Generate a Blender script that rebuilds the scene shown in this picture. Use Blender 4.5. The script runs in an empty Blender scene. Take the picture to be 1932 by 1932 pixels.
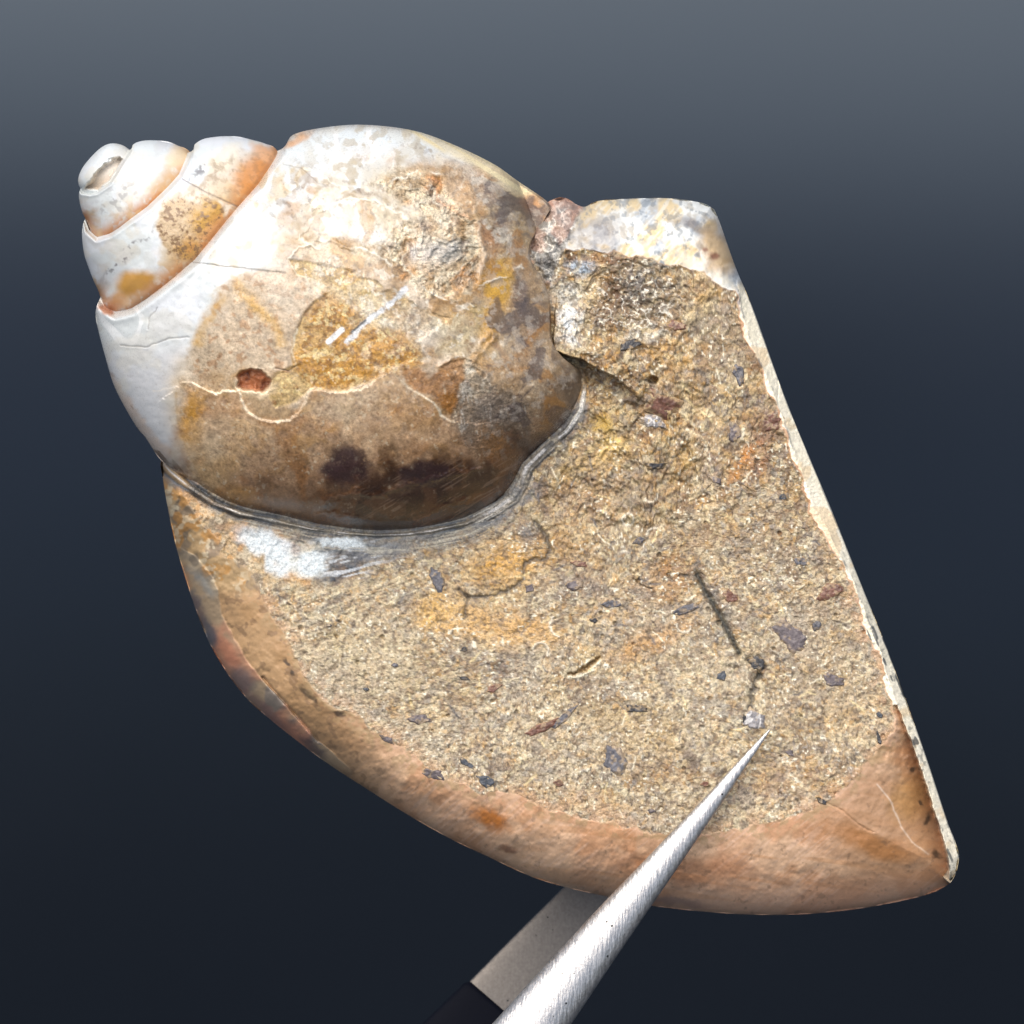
import bpy, math, random
import numpy as np
from mathutils import Matrix, Vector

# ------------------------------------------------------------------ camera, sky, sun, exposure
SC = bpy.context.scene
DIST = 40.0                     # camera to the middle of the fossil
TILT = math.radians(38)         # the camera looks down on the fossil by this much
ROT = math.pi / 2 - TILT
FRAME = Matrix.Rotation(ROT, 4, 'X')      # fossil frame: x right, y up the fossil, z out of its cut face

cam_data = bpy.data.cameras.new('camera')
cam = bpy.data.objects.new('camera', cam_data)
SC.collection.objects.link(cam)
cam.location = FRAME @ Vector((0, 0, DIST))
cam.rotation_euler = (ROT, 0, 0)
cam_data.sensor_width = 36
cam_data.lens = 36 * DIST / 10.0
cam_data.clip_start = 0.5
cam_data.clip_end = 2000
cam_data.dof.use_dof = True
cam_data.dof.focus_distance = DIST - 1.0
cam_data.dof.aperture_fstop = (cam_data.lens / 1000.0) / 0.22
SC.camera = cam

SUN_LOCAL = Vector((-0.20, 0.68, 0.92)).normalized()
SUN_DIR = (FRAME.to_3x3() @ SUN_LOCAL).normalized()
elev = math.asin(SUN_DIR.z)
azim = math.atan2(SUN_DIR.x, SUN_DIR.y)

world = bpy.data.worlds.new('World')
SC.world = world
world.use_nodes = True
wn = world.node_tree
wn.nodes.clear()
sky = wn.nodes.new('ShaderNodeTexSky')
sky.sky_type = 'NISHITA'
sky.sun_disc = False
sky.sun_elevation = elev
sky.sun_rotation = azim
sky.air_density = 1.0
sky.dust_density = 4.0
sky.ozone_density = 0.6
bg = wn.nodes.new('ShaderNodeBackground')
bg.inputs['Strength'].default_value = 0.12
wo = wn.nodes.new('ShaderNodeOutputWorld')
wn.links.new(sky.outputs[0], bg.inputs[0])
wn.links.new(bg.outputs[0], wo.inputs[0])

sun_data = bpy.data.lights.new('sun', 'SUN')
sun_data.energy = 2.0
sun_data.angle = math.radians(60)
sun_data.color = (1.0, 0.965, 0.90)
sun = bpy.data.objects.new('sun', sun_data)
SC.collection.objects.link(sun)
sun.rotation_euler = SUN_DIR.to_track_quat('Z', 'Y').to_euler()
sun.location = SUN_DIR * 60

SC.view_settings.view_transform = 'Standard'
SC.view_settings.look = 'None'
SC.view_settings.exposure = 0.54
SC.view_settings.gamma = 1.0

# ------------------------------------------------------------------ numpy tools
rng = np.random.RandomState(7)
TAB = [rng.rand(512, 512).astype(np.float32) for _ in range(6)]
U0 = 966.0                       # centre of the tracing grid
PPU = 193.2                      # tracing units per scene unit

def srgb(r, g, b, k=0.90):
    c = np.array([r, g, b], dtype=np.float32) / 255.0
    return np.where(c <= 0.04045, c / 12.92, ((c + 0.055) / 1.055) ** 2.4) * k

def sstep(a, b, x):
    t = np.clip((x - a) / (b - a), 0, 1)
    return t * t * (3 - 2 * t)

def vn(u, v, per, seed=0, aniso=1.0, ang=None):
    """smooth value noise in 0..1"""
    a = (0.37 + 1.13 * seed) if ang is None else ang
    ca, sa = math.cos(a), math.sin(a)
    x = (u * ca + v * sa) / (per * aniso) + 17.3 * seed + 900
    y = (-u * sa + v * ca) / per + 5.7 * seed + 900
    xi = np.floor(x).astype(np.int32); yi = np.floor(y).astype(np.int32)
    fx = (x - xi).astype(np.float32); fy = (y - yi).astype(np.float32)
    fx = fx * fx * (3 - 2 * fx); fy = fy * fy * (3 - 2 * fy)
    T = TAB[seed % 6]
    x0 = xi & 511; x1 = (xi + 1) & 511; y0 = yi & 511; y1 = (yi + 1) & 511
    a0 = T[y0, x0] * (1 - fx) + T[y0, x1] * fx
    b0 = T[y1, x0] * (1 - fx) + T[y1, x1] * fx
    return a0 * (1 - fy) + b0 * fy

def fbm(u, v, per, seed=0, octs=4, gain=0.55):
    s = 0; w = 1; tot = 0
    for i in range(octs):
        s = s + w * vn(u, v, per / (2.03 ** i), seed + i)
        tot += w; w *= gain
    return s / tot

def ridge(u, v, per, seed=0):
    return 1 - np.abs(2 * fbm(u, v, per, seed, 2) - 1) * 2.2

def ledges(u, v, per, seed=0, n=5):
    f = fbm(u, v, per, seed, 4, .6) * n
    i = np.floor(f)
    return (i + sstep(.55, 1.0, f - i)) / n

def cells(u, v, size, seed=0):
    """crumb pattern: nearest and second distance (in cells) and two random numbers per crumb"""
    x = u / size + 31.7 * seed + 300; y = v / size + 11.3 * seed + 300
    xi = np.floor(x).astype(np.int32); yi = np.floor(y).astype(np.int32)
    T1 = TAB[seed % 6]; T2 = TAB[(seed + 1) % 6]; T3 = TAB[(seed + 2) % 6]; T4 = TAB[(seed + 3) % 6]
    d1 = np.full(u.shape, 9.0, np.float32); d2 = d1.copy(); r1 = np.zeros(u.shape, np.float32); r2 = r1.copy()
    for dx in (-1, 0, 1):
        for dy in (-1, 0, 1):
            a = (xi + dx) & 511; b = (yi + dy) & 511
            px_ = xi + dx + T1[b, a]; py_ = yi + dy + T2[b, a]
            d = np.hypot(x - px_, y - py_).astype(np.float32)
            m = d < d1
            d2 = np.where(m, d1, np.minimum(d2, d)); d1 = np.where(m, d, d1)
            r1 = np.where(m, T3[b, a], r1); r2 = np.where(m, T4[b, a], r2)
    return d1, d2 - d1, r1, r2

def palette(r, cols):
    i = np.clip((r * len(cols)).astype(int), 0, len(cols) - 1)
    return np.array(cols)[i]

def polyline(u, v, pts, margin=60, closed=False):
    """distance to a polyline and arc length at the nearest point (far values = 1e3)"""
    P = np.array(pts, dtype=np.float64)
    if closed:
        P = np.vstack([P, P[:1]])
    D = np.full(u.shape, 1e3); S = np.zeros(u.shape)
    sel = np.nonzero((u > P[:, 0].min() - margin) & (u < P[:, 0].max() + margin) &
                     (v > P[:, 1].min() - margin) & (v < P[:, 1].max() + margin))
    uu = u[sel]; vv = v[sel]
    d = np.full(uu.shape, 1e6); s = np.zeros(uu.shape); acc = 0.0
    for i in range(len(P) - 1):
        ax, ay = P[i]; bx, by = P[i + 1]
        L2 = (bx - ax) ** 2 + (by - ay) ** 2 + 1e-9
        t = np.clip(((uu - ax) * (bx - ax) + (vv - ay) * (by - ay)) / L2, 0, 1)
        dd = (uu - ax - t * (bx - ax)) ** 2 + (vv - ay - t * (by - ay)) ** 2
        m = dd < d
        L = math.sqrt(L2)
        d = np.where(m, dd, d); s = np.where(m, acc + t * L, s)
        acc += L
    D[sel] = np.sqrt(d); S[sel] = s
    return D, S

def inside(u, v, pts):
    P = np.array(pts, dtype=np.float64)
    r = np.zeros(u.shape, bool)
    n = len(P); j = n - 1
    for i in range(n):
        xi, yi = P[i]; xj, yj = P[j]
        if yi != yj:
            r ^= ((yi > v) != (yj > v)) & (u < (xj - xi) * (v - yi) / (yj - yi) + xi)
        j = i
    return r

def region(u, v, pts, soft=6, margin=80):
    """soft 0..1 mask of a traced patch"""
    d, _ = polyline(u, v, pts, margin, closed=True)
    sd = np.where(inside(u, v, pts), d, -d)
    return sstep(-soft, soft, sd)

def blob(u, v, cx, cy, rx, ry, ang=0, soft=0.35):
    a = math.radians(ang); ca, sa = math.cos(a), math.sin(a)
    x = (u - cx) * ca + (v - cy) * sa
    y = -(u - cx) * sa + (v - cy) * ca
    return 1 - sstep(1 - soft, 1 + soft, np.sqrt((x / rx) ** 2 + (y / ry) ** 2))

def mix(c, col, m):
    m = np.clip(m, 0, 1)[:, None]
    return c * (1 - m) + np.asarray(col)[None, :] * m if np.ndim(col) == 1 else c * (1 - m) + col * m

def smooth_closed(pts, n=12):
    P = np.array(pts, dtype=np.float64); m = len(P); out = []
    for i in range(m):
        p0, p1, p2, p3 = P[i - 1], P[i], P[(i + 1) % m], P[(i + 2) % m]
        for k in range(n):
            t = k / n
            out.append(0.5 * ((2 * p1) + (-p0 + p2) * t + (2 * p0 - 5 * p1 + 4 * p2 - p3) * t * t + (-p0 + 3 * p1 - 3 * p2 + p3) * t ** 3))
    return np.array(out)

class Outline:
    """closed outline as radius over angle from a centre"""
    def __init__(self, pts, c, smooth=True):
        self.c = c
        Q = smooth_closed(pts, 16) if smooth else np.array(pts)
        Q2 = []
        for i in range(len(Q)):                       # densify
            a = Q[i]; b = Q[(i + 1) % len(Q)]
            k = max(1, int(np.hypot(*(b - a)) / 2))
            for j in range(k):
                Q2.append(a + (b - a) * j / k)
        Q = np.array(Q2)
        th = np.arctan2(Q[:, 1] - c[1], Q[:, 0] - c[0]); r = np.hypot(Q[:, 0] - c[0], Q[:, 1] - c[1])
        o = np.argsort(th); th = th[o]; r = r[o]
        self.th = np.concatenate([th - 2 * np.pi, th, th + 2 * np.pi]); self.r = np.concatenate([r, r, r])
    def blur(self, deg):
        g = np.linspace(-np.pi, np.pi, 1441)[:-1]; r = np.interp(g, self.th, self.r)
        k = int(deg * 4 * 3); w = np.exp(-0.5 * (np.arange(-k, k + 1) / (deg * 4.0)) ** 2); w /= w.sum()
        r = np.convolve(np.concatenate([r[-k:], r, r[:k]]), w, 'valid')
        self.th = np.concatenate([g - 2 * np.pi, g, g + 2 * np.pi]); self.r = np.concatenate([r, r, r])
        return self
    def R(self, th):
        return np.interp(th, self.th, self.r)
    def rho(self, u, v):
        du = u - self.c[0]; dv = v - self.c[1]
        return np.hypot(du, dv) / self.R(np.arctan2(dv, du))

def disc_grid(N, out, rim=0.25):
    a = np.linspace(-1, 1, N)
    A, B = np.meshgrid(a, a)
    A = A.ravel(); B = B.ravel()
    big = np.abs(A) > np.abs(B)
    sa = np.where(A == 0, 1e-12, A); sb = np.where(B == 0, 1e-12, B)
    r = np.maximum(np.abs(A), np.abs(B))
    th = np.where(big, np.where(A > 0, (np.pi / 4) * (B / sa), np.pi + (np.pi / 4) * (B / sa)),
                  np.where(B > 0, np.pi / 2 - (np.pi / 4) * (A / sb), 1.5 * np.pi - (np.pi / 4) * (A / sb)))
    th = (th + np.pi) % (2 * np.pi) - np.pi
    rr = r * (1 + rim - rim * r * r)
    R = out.R(th) * rr
    u = out.c[0] + R * np.cos(th); v = out.c[1] + R * np.sin(th)
    return u, v, rr

def rim_loop(N):
    top = [(0, j) for j in range(N)]
    right = [(i, N - 1) for i in range(1, N)]
    bot = [(N - 1, j) for j in range(N - 2, -1, -1)]
    left = [(i, 0) for i in range(N - 2, 0, -1)]
    return np.array([i * N + j for i, j in top + right + bot + left])

def to_xyz(u, v, h):
    k = (1 - h / DIST) / PPU
    return np.stack([(u - U0) * k, (U0 - v) * k, h], 1)

def make_mesh(name, co, quads, col=None, par=None):
    me = bpy.data.meshes.new(name)
    n = len(co); m = len(quads)
    me.vertices.add(n); me.vertices.foreach_set('co', np.ascontiguousarray(co, dtype=np.float32).ravel())
    me.loops.add(m * 4); me.loops.foreach_set('vertex_index', np.ascontiguousarray(quads, dtype=np.int32).ravel())
    me.polygons.add(m)
    me.polygons.foreach_set('loop_start', np.arange(0, m * 4, 4, dtype=np.int32))
    me.polygons.foreach_set('use_smooth', np.ones(m, bool))
    me.update(calc_edges=True)
    for nm, arr in (('Tint', col), ('Feel', par)):
        if arr is not None:
            at = me.attributes.new(nm, 'FLOAT_COLOR', 'POINT')
            f = np.ones((n, 4), np.float32); f[:, :3] = arr
            at.data.foreach_set('color', f.ravel())
    return me

def link(name, me, mat, parent=None, label=None):
    o = bpy.data.objects.new(name, me)
    SC.collection.objects.link(o)
    if mat: me.materials.append(mat)
    if parent: o.parent = parent
    if label: o['label'] = label
    return o

def split_parts(N, u, v, h, col, feel, zones, back, parent, mats, skip=None):
    """a domed or flat-faced solid; zones = list of (name, vertex mask, label, parent getter)"""
    co = to_xyz(u, v, h)
    idx = np.arange(N * N).reshape(N, N)
    q = np.stack([idx[:-1, :-1], idx[1:, :-1], idx[1:, 1:], idx[:-1, 1:]], -1).reshape(-1, 4)
    loop = rim_loop(N); L = len(loop)
    ring_co = []; cur = loop; quads = [q]; base = N * N
    cc = co[loop]; cen = cc.mean(0)
    for (s, z) in back:
        P = cc.copy(); P[:, :2] = cen[:2] + (cc[:, :2] - cen[:2]) * s; P[:, 2] = cc[:, 2] + (z - 0) if s == 1 else cc[:, 2] * 0 + z
        ring_co.append(P); nxt = base + np.arange(L); base += L
        quads.append(np.stack([cur, np.roll(cur, -1), np.roll(nxt, -1), nxt], -1)); cur = nxt
    allco = np.vstack([co] + ring_co)
    nb = len(back)
    allcol = np.vstack([col] + [col[loop]] * nb); allfeel = np.vstack([feel] + [feel[loop]] * nb)
    Q = np.vstack(quads)
    # orientation: local z up for the front, v runs down so flip where needed
    a = allco[Q[len(q) // 2 + N // 2]]
    if np.cross(a[1] - a[0], a[2] - a[1])[2] < 0:
        Q = np.vstack([q[:, ::-1]] + quads[1:])
        nrm_flip = True
    zone_of = np.zeros(len(Q), int)
    for k, zn in enumerate(zones):
        if zn[1] is not None:
            m = zn[1][np.minimum(q, N * N - 1)].mean(1) > 0.5
            zone_of[:len(q)][m] = k
    objs = {}
    for k, zn in enumerate(zones):
        sel = Q[zone_of == k]
        if len(sel) == 0: continue
        used = np.unique(sel); rem = np.zeros(len(allco), np.int64); rem[used] = np.arange(len(used))
        me = make_mesh(zn[0], allco[used], rem[sel], allcol[used], allfeel[used])
        par = objs.get(zn[3]) if len(zn) > 3 and zn[3] else parent
        objs[zn[4] if len(zn) > 4 else zn[0]] = link(zn[0], me, mats, par, zn[2])
    return objs

# ------------------------------------------------------------------ materials
def nt(mat):
    mat.use_nodes = True
    t = mat.node_tree; t.nodes.clear()
    out = t.nodes.new('ShaderNodeOutputMaterial'); b = t.nodes.new('ShaderNodeBsdfPrincipled')
    t.links.new(b.outputs[0], out.inputs[0])
    return t, b

def math_node(t, op, a, b=None, c=None):
    n = t.nodes.new('ShaderNodeMath'); n.operation = op
    for i, x in enumerate((a, b, c)):
        if x is None: continue
        if isinstance(x, (int, float)): n.inputs[i].default_value = x
        else: t.links.new(x, n.inputs[i])
    return n.outputs[0]

def fossil_material():
    mat = bpy.data.materials.new('fossil_stone')
    t, b = nt(mat)
    at = t.nodes.new('ShaderNodeAttribute'); at.attribute_name = 'Tint'
    fe = t.nodes.new('ShaderNodeAttribute'); fe.attribute_name = 'Feel'
    sep = t.nodes.new('ShaderNodeSeparateColor'); t.links.new(fe.outputs['Color'], sep.inputs[0])
    tc = t.nodes.new('ShaderNodeTexCoord')
    def noise(scale, detail, rough=0.6):
        n = t.nodes.new('ShaderNodeTexNoise'); n.inputs['Scale'].default_value = scale
        n.inputs['Detail'].default_value = detail; n.inputs['Roughness'].default_value = rough
        t.links.new(tc.outputs['Object'], n.inputs['Vector']); return n.outputs['Fac']
    f1 = noise(45, 3); f2 = noise(110, 2)
    s = math_node(t, 'ADD', math_node(t, 'MULTIPLY', f1, 0.6), math_node(t, 'MULTIPLY', f2, 0.4))
    dev = math_node(t, 'MULTIPLY', math_node(t, 'SUBTRACT', s, 0.5), math_node(t, 'MULTIPLY', sep.outputs[1], 4.6))
    gain = math_node(t, 'MAXIMUM', math_node(t, 'ADD', dev, 1.0), 0.2)
    mul = t.nodes.new('ShaderNodeVectorMath'); mul.operation = 'SCALE'
    t.links.new(at.outputs['Color'], mul.inputs[0]); t.links.new(gain, mul.inputs['Scale'])
    t.links.new(mul.outputs[0], b.inputs['Base Color'])
    rg = math_node(t, 'ADD', sep.outputs[0], math_node(t, 'MULTIPLY', math_node(t, 'SUBTRACT', f1, 0.5), 0.3))
    t.links.new(rg, b.inputs['Roughness'])
    bp = t.nodes.new('ShaderNodeBump'); bp.inputs['Distance'].default_value = 0.012
    t.links.new(s, bp.inputs['Height'])
    t.links.new(math_node(t, 'ADD', math_node(t, 'MULTIPLY', sep.outputs[1], 0.9), 0.05), bp.inputs['Strength'])
    t.links.new(bp.outputs[0], b.inputs['Normal'])
    b.inputs['Specular IOR Level'].default_value = 0.5
    b.inputs['Subsurface Weight'].default_value = 0.0
    return mat
FOSSIL = fossil_material()

def thing(name, label, cat):
    o = bpy.data.objects.new(name, None); SC.collection.objects.link(o)
    o.rotation_euler = (ROT, 0, 0)
    o['label'] = label; o['category'] = cat
    o.empty_display_size = 0.5
    return o

# ------------------------------------------------------------------ backdrop: an added dark sheet, bent so that it brightens toward the top
def build_backdrop():
    mat = bpy.data.materials.new('dark_sheet')
    t, b = nt(mat)
    tc = t.nodes.new('ShaderNodeTexCoord')
    n = t.nodes.new('ShaderNodeTexNoise'); n.inputs['Scale'].default_value = 0.12; n.inputs['Detail'].default_value = 3
    t.links.new(tc.outputs['Object'], n.inputs['Vector'])
    cr = t.nodes.new('ShaderNodeValToRGB')
    cr.color_ramp.elements[0].position = 0.3; cr.color_ramp.elements[0].color = (0.0066, 0.0088, 0.0130, 1)
    cr.color_ramp.elements[1].position = 0.7; cr.color_ramp.elements[1].color = (0.0082, 0.0106, 0.0154, 1)
    t.links.new(n.outputs['Fac'], cr.inputs[0]); t.links.new(cr.outputs[0], b.inputs['Base Color'])
    b.inputs['Roughness'].default_value = .33; b.inputs['Specular Tint'].default_value = (.62, .79, 1.0, 1)
    b.inputs['Specular IOR Level'].default_value = 0.36
    return mat
BACK_MAT = build_backdrop()

def backdrop_mesh():
    # world-space profile: level table in front, rising wall, then rolling away to level again
    pts = []
    p = np.array([-60.0, -46.0]); pts.append(p.copy())
    segs = [(55.0, 0, 0, 6), (16.0, 0, 72, 16), (WALL_LEN, 72, 72, 8), (ROLL_LEN, 72, 4, 60), (400.0, 4, 2, 6)]
    for (L, a0, a1, n) in segs:
        for i in range(n):
            f = (i + 0.5) / n
            if n == 60: f = f ** 1.7      # the bend starts gently
            a = math.radians(a0 + (a1 - a0) * f)
            p = p + np.array([math.cos(a), math.sin(a)]) * L / n
            pts.append(p.copy())
    pts = np.array(pts)
    xs = np.linspace(-300, 300, 41)
    X, I = np.meshgrid(xs, np.arange(len(pts)))
    Y = pts[I, 0]; Z = pts[I, 1] + 0.0 * X
    # sheet skewed to brighten its right side, then a gentle cockle
    Y = Y - 0.10 * X * np.exp(-(X / 60) ** 2)
    Y = Y + 0.5 * np.sin(X * 0.11 + 1.0) * np.exp(-(X / 80) ** 2)
    co = np.stack([X.ravel(), Y.ravel(), Z.ravel()], 1)
    nx = len(xs); idx = np.arange(len(pts) * nx).reshape(len(pts), nx)
    q = np.stack([idx[:-1, :-1], idx[:-1, 1:], idx[1:, 1:], idx[1:, :-1]], -1).reshape(-1, 4)
    return make_mesh('backdrop', co, q)
WALL_LEN = 18.0
ROLL_LEN = 26
o = link('backdrop', backdrop_mesh(), BACK_MAT)
o['kind'] = 'structure'

# ------------------------------------------------------------------ traced curves of the fossil
SUT1 = [(184, 556), (197, 576), (218, 589), (247, 581), (276, 560), (329, 520), (366, 488), (408, 435), (445, 390), (485, 345), (525, 284)]
SUT2 = [(159, 412), (167, 435), (183, 449), (207, 441), (239, 419), (276, 393), (318, 353), (339, 330), (358, 287)]
SUT3 = [(150, 352), (156, 362), (170, 364), (182, 361), (205, 345), (220, 322), (244, 283)]
BODY_RIGHT = [(556, 253), (632, 238), (699, 236), (778, 246), (844, 268), (927, 307), (976, 341), (1036, 384), (1033, 408), (1014, 436),
              (1002, 460), (1000, 483), (1009, 503), (1026, 526), (1038, 562), (1040, 600), (1042, 640), (1062, 672), (1100, 703), (1105, 729),
              (1092, 776), (1067, 809), (1024, 845), (990, 878), (978, 908), (965, 934), (932, 957), (879, 984), (816, 999), (767, 1006),
              (710, 1008), (652, 1004), (586, 994), (520, 978), (454, 965), (404, 945), (355, 912), (322, 884), (299, 863), (275, 826),
              (256, 803), (218, 734), (199, 674), (182, 607)]
BODY_LOW = BODY_RIGHT[8:39]

fossil = thing('fossil_shell', 'cut and polished spiral snail shell fossil filled with sandy stone, gripped by metal tweezers', 'fossil')

# ------------------------------------------------------------------ colours
WHITE = srgb(242, 247, 244, 0.70); COOL = srgb(212, 216, 219); CREAM = srgb(238, 226, 196); TAN = srgb(190, 164, 128)
OCHRE = srgb(184, 138, 62); BROWN = srgb(120, 84, 48); DBROWN = srgb(74, 50, 36); RUST = srgb(186, 122, 70)
PURPLE = srgb(82, 66, 70); SLATE = srgb(84, 86, 94); BLUEG = srgb(70, 84, 98); GREYT = srgb(150, 140, 128)

# ------------------------------------------------------------------ body whorl
def shell_grain(u, v, c, amt=1.0):
    g = (fbm(u, v, 14, 3, 3) - 0.5) * 0.5 * amt
    return c * (1 + g)[:, None]

def build_body():
    N = 660
    c = (640, 625)
    out = Outline([(525, 284)] + BODY_RIGHT + [(182, 580), (190, 560), (206, 520), (240, 460), (320, 375), (420, 305)], c)
    # virtual outline: the dome goes on under the spire
    virt = Outline([(525, 284)] + [(x, y) for x, y in BODY_RIGHT if not (x > 990 and y < 700)] + [(180, 568), (172, 510), (180, 440), (215, 360), (290, 290), (390, 262), (470, 270)], c).blur(3.5)
    u, v, rr = disc_grid(N, out)
    rv = np.clip(virt.rho(u, v), 0, 1)
    h = 0.50 + 1.50 * np.power(np.clip(1 - rv ** 2.35, 0, 1), 0.52)
    # broad form: turned slightly about the coil axis
    wu = u + (fbm(u, v, 60, 1, 3) - 0.5) * 46; wv = v + (fbm(u, v, 60, 4, 3) - 0.5) * 46
    wu2 = u + (fbm(u, v, 16, 2, 3) - 0.5) * 16; wv2 = v + (fbm(u, v, 16, 5, 3) - 0.5) * 16
    edge = sstep(1.0, 0.95, np.maximum(rv, rr))
    n_big = fbm(u, v, 120, 2, 3); n_mid = fbm(u, v, 34, 1, 3); n_fine = fbm(u, v, 9, 0, 3)
    h = h - 0.20 * sstep(0.99, 1.0, rr) * ~(u < 530)
    h += edge * ((n_big - 0.5) * 0.06 + (n_mid - 0.5) * 0.018)
    ds, ss = polyline(u, v, SUT1, 120)
    # rounded shoulder lip that falls to the whorl before it
    past = inside(u, v, SUT1 + [(525, 200), (100, 200), (100, 556)])
    h -= np.where(past, 0.42 + 0.75 * sstep(0, 14, ds), 0.42 * (1 - sstep(0, 20, ds)) ** 2.2)
    h += 0.02 * np.exp(-((ds - 14) / 9) ** 2) * ~past
    # ---- colour
    C = np.tile(srgb(178, 150, 114), (len(u), 1)).astype(np.float64)
    C = mix(C, srgb(200, 178, 148), sstep(0.45, 0.65, n_mid) * 0.7)
    C = mix(C, srgb(168, 140, 108), sstep(0.55, 0.4, n_big) * 0.6)
    # lower warm brown, deepened downward by some shade put into the colour
    low = region(wu2, wv2, [(335, 722), (388, 735), (451, 737), (487, 790), (547, 792), (593, 730), (682, 735), (738, 697), (798, 747), (851, 795), (960, 800), (1110, 740), (1110, 1050), (300, 1050)], 10)
    C = mix(C, srgb(190, 156, 120), low)
    C = mix(C, srgb(198, 158, 106), low * sstep(0.48, 0.62, n_mid) * 0.7)
    g = sstep(770, 985, v + (u - 600) * 0.12 + (n_mid - 0.5) * 120)
    C = mix(C, srgb(140, 100, 68), low * g * 0.75)
    C = mix(C, srgb(206, 186, 156), blob(wu, wv, 660, 770, 70, 30, 0, .6) * .6)
    C = mix(C, srgb(150, 116, 88), low * sstep(.54, .66, fbm(u, v, 22, 5, 3)) * .4)
    C = mix(C, srgb(86, 62, 46), low * sstep(560, 760, u + (n_mid - .5) * 150) * sstep(850, 930, v + (n_mid - .5) * 90) * 0.85)
    C = mix(C, srgb(150, 108, 56), blob(wu, wv, 800, 760, 70, 60) * 0.7)
    # white porcelain layer
    wh = region(wu2, wv2, [(170, 560), (330, 500), (525, 270), (640, 225), (800, 240), (900, 300), (800, 300), (745, 320), (700, 345), (770, 400), (700, 420), (640, 440), (590, 440), (560, 470), (530, 500),
                           (470, 520), (430, 540), (420, 590), (370, 640), (355, 690), (333, 715), (333, 790), (360, 880), (300, 880), (170, 700)], 24)
    C = mix(C, WHITE, wh)
    gz = region(wu2, wv2, [(545, 340), (600, 325), (640, 370), (600, 420), (530, 410), (520, 370)], 22)
    C = mix(C, srgb(208, 203, 194), gz * 0.8)
    C = mix(C, srgb(214, 196, 160), wh * sstep(0.58, 0.7, n_mid) * sstep(330, 460, u) * 0.75)
    for (x, y, a, b_, an) in ((700, 400, 60, 22, 20), (620, 470, 80, 24, 10), (700, 470, 55, 28, 0), (740, 330, 40, 14, 0)):
        C = mix(C, srgb(205, 190, 160), blob(wu, wv, x, y, a, b_, an, 0.5) * 0.75)
    C = mix(C, WHITE, blob(wu, wv, 690, 425, 62, 16, 25, 0.5) * 0.8)
    C = mix(C, srgb(250, 250, 246, 0.9), sstep(0.72, 0.8, ridge(u, v, 70, 2)) * wh * 0.6)
    # cool translucent left flank
    C = mix(C, srgb(206, 206, 206), wh * sstep(610, 690, v + (n_mid - .5) * 60) * sstep(400, 330, u) * 0.85)
    C = mix(C, srgb(220, 222, 226), wh * blob(wu, wv, 330, 590, 60, 40, -40) * 0.6)
    fl = region(wu2, wv2, [(200, 690), (300, 830), (440, 955), (404, 958), (290, 870), (215, 760)], 6)
    C = mix(C, srgb(206, 184, 164), fl * 0.7)
    C = mix(C, srgb(110, 86, 66), fl * sstep(0.6, 0.72, vn(u, v, 5, 2, 7, math.radians(50))) * 0.7)
    # arc dividing flank and brown interior
    d, s = polyline(u, v, [(345, 690), (333, 724), (332, 760), (336, 795), (355, 856), (388, 906), (428, 949)], 40)
    C = mix(C, srgb(166, 126, 78), np.exp(-(d / 3) ** 2) * 0.55 * (v > 740))
    C = mix(C, srgb(204, 176, 130), np.exp(-(d / 22) ** 2) * 0.5)
    C = mix(C, srgb(196, 142, 56), blob(wu2, wv2, 360, 800, 22, 48, 10, 0.6) * 0.85)
    C = mix(C, srgb(200, 164, 116), blob(wu, wv, 400, 870, 40, 50, -20, 0.6) * 0.6)
    C = mix(C, srgb(196, 144, 74), blob(wu, wv, 452, 940, 50, 20, 20, 0.6) * 0.6)
    C = mix(C, srgb(196, 186, 164), blob(wu, wv, 400, 840, 14, 26, -20, 0.6) * 0.3)
    # tan speckled field right of the white
    sp = region(wu2, wv2, [(420, 540), (470, 510), (620, 540), (560, 600), (550, 680), (520, 700), (430, 690), (345, 720), (360, 640)], 10)
    C = mix(C, srgb(194, 174, 146), sp * 0.8)
    C = mix(C, srgb(168, 132, 96), sp * sstep(0.55, 0.72, fbm(u, v, 11, 5, 2)) * 0.8)
    for pts in ([(440, 520), (458, 560), (490, 580), (515, 610), (533, 650)], [(420, 560), (395, 600), (372, 650)], [(470, 560), (500, 600)]):
        d, s = polyline(wu2, wv2, pts, 40)
        C = mix(C, srgb(196, 152, 70), np.exp(-(d / 10) ** 2) * 0.55)
    # ochre area with its spalled edge
    OC = [(543, 489), (560, 519), (589, 526), (613, 539), (621, 551), (593, 569), (570, 595), (558, 632), (550, 665), (553, 690), (520, 705), (500, 740), (520, 770), (560, 760), (585, 735), (650, 736),
          (700, 722), (738, 697), (800, 690), (790, 640), (850, 600), (760, 560), (700, 520), (620, 500)]
    oc = region(u + (fbm(u, v, 30, 5, 3) - .5) * 34 * sstep(600, 680, u + v * 0), v + (fbm(u, v, 30, 0, 3) - .5) * 34 * sstep(600, 680, u), OC, 4)
    C = mix(C, srgb(190, 160, 104), oc * 0.85)
    C = mix(C, srgb(178, 128, 48), oc * sstep(0.42, 0.6, n_mid) * region(wu, wv, [(620, 550), (570, 600), (555, 690), (600, 740), (700, 730), (790, 690), (700, 600)], 20) * 0.95)
    C = mix(C, srgb(126, 84, 34), oc * sstep(0.6, 0.75, fbm(u, v, 16, 3, 3)) * 0.8)
    C = mix(C, srgb(222, 200, 140), oc * sstep(0.62, 0.75, fbm(u, v, 10, 4, 2)) * 0.6)
    h -= 0.014 * oc * edge
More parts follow.
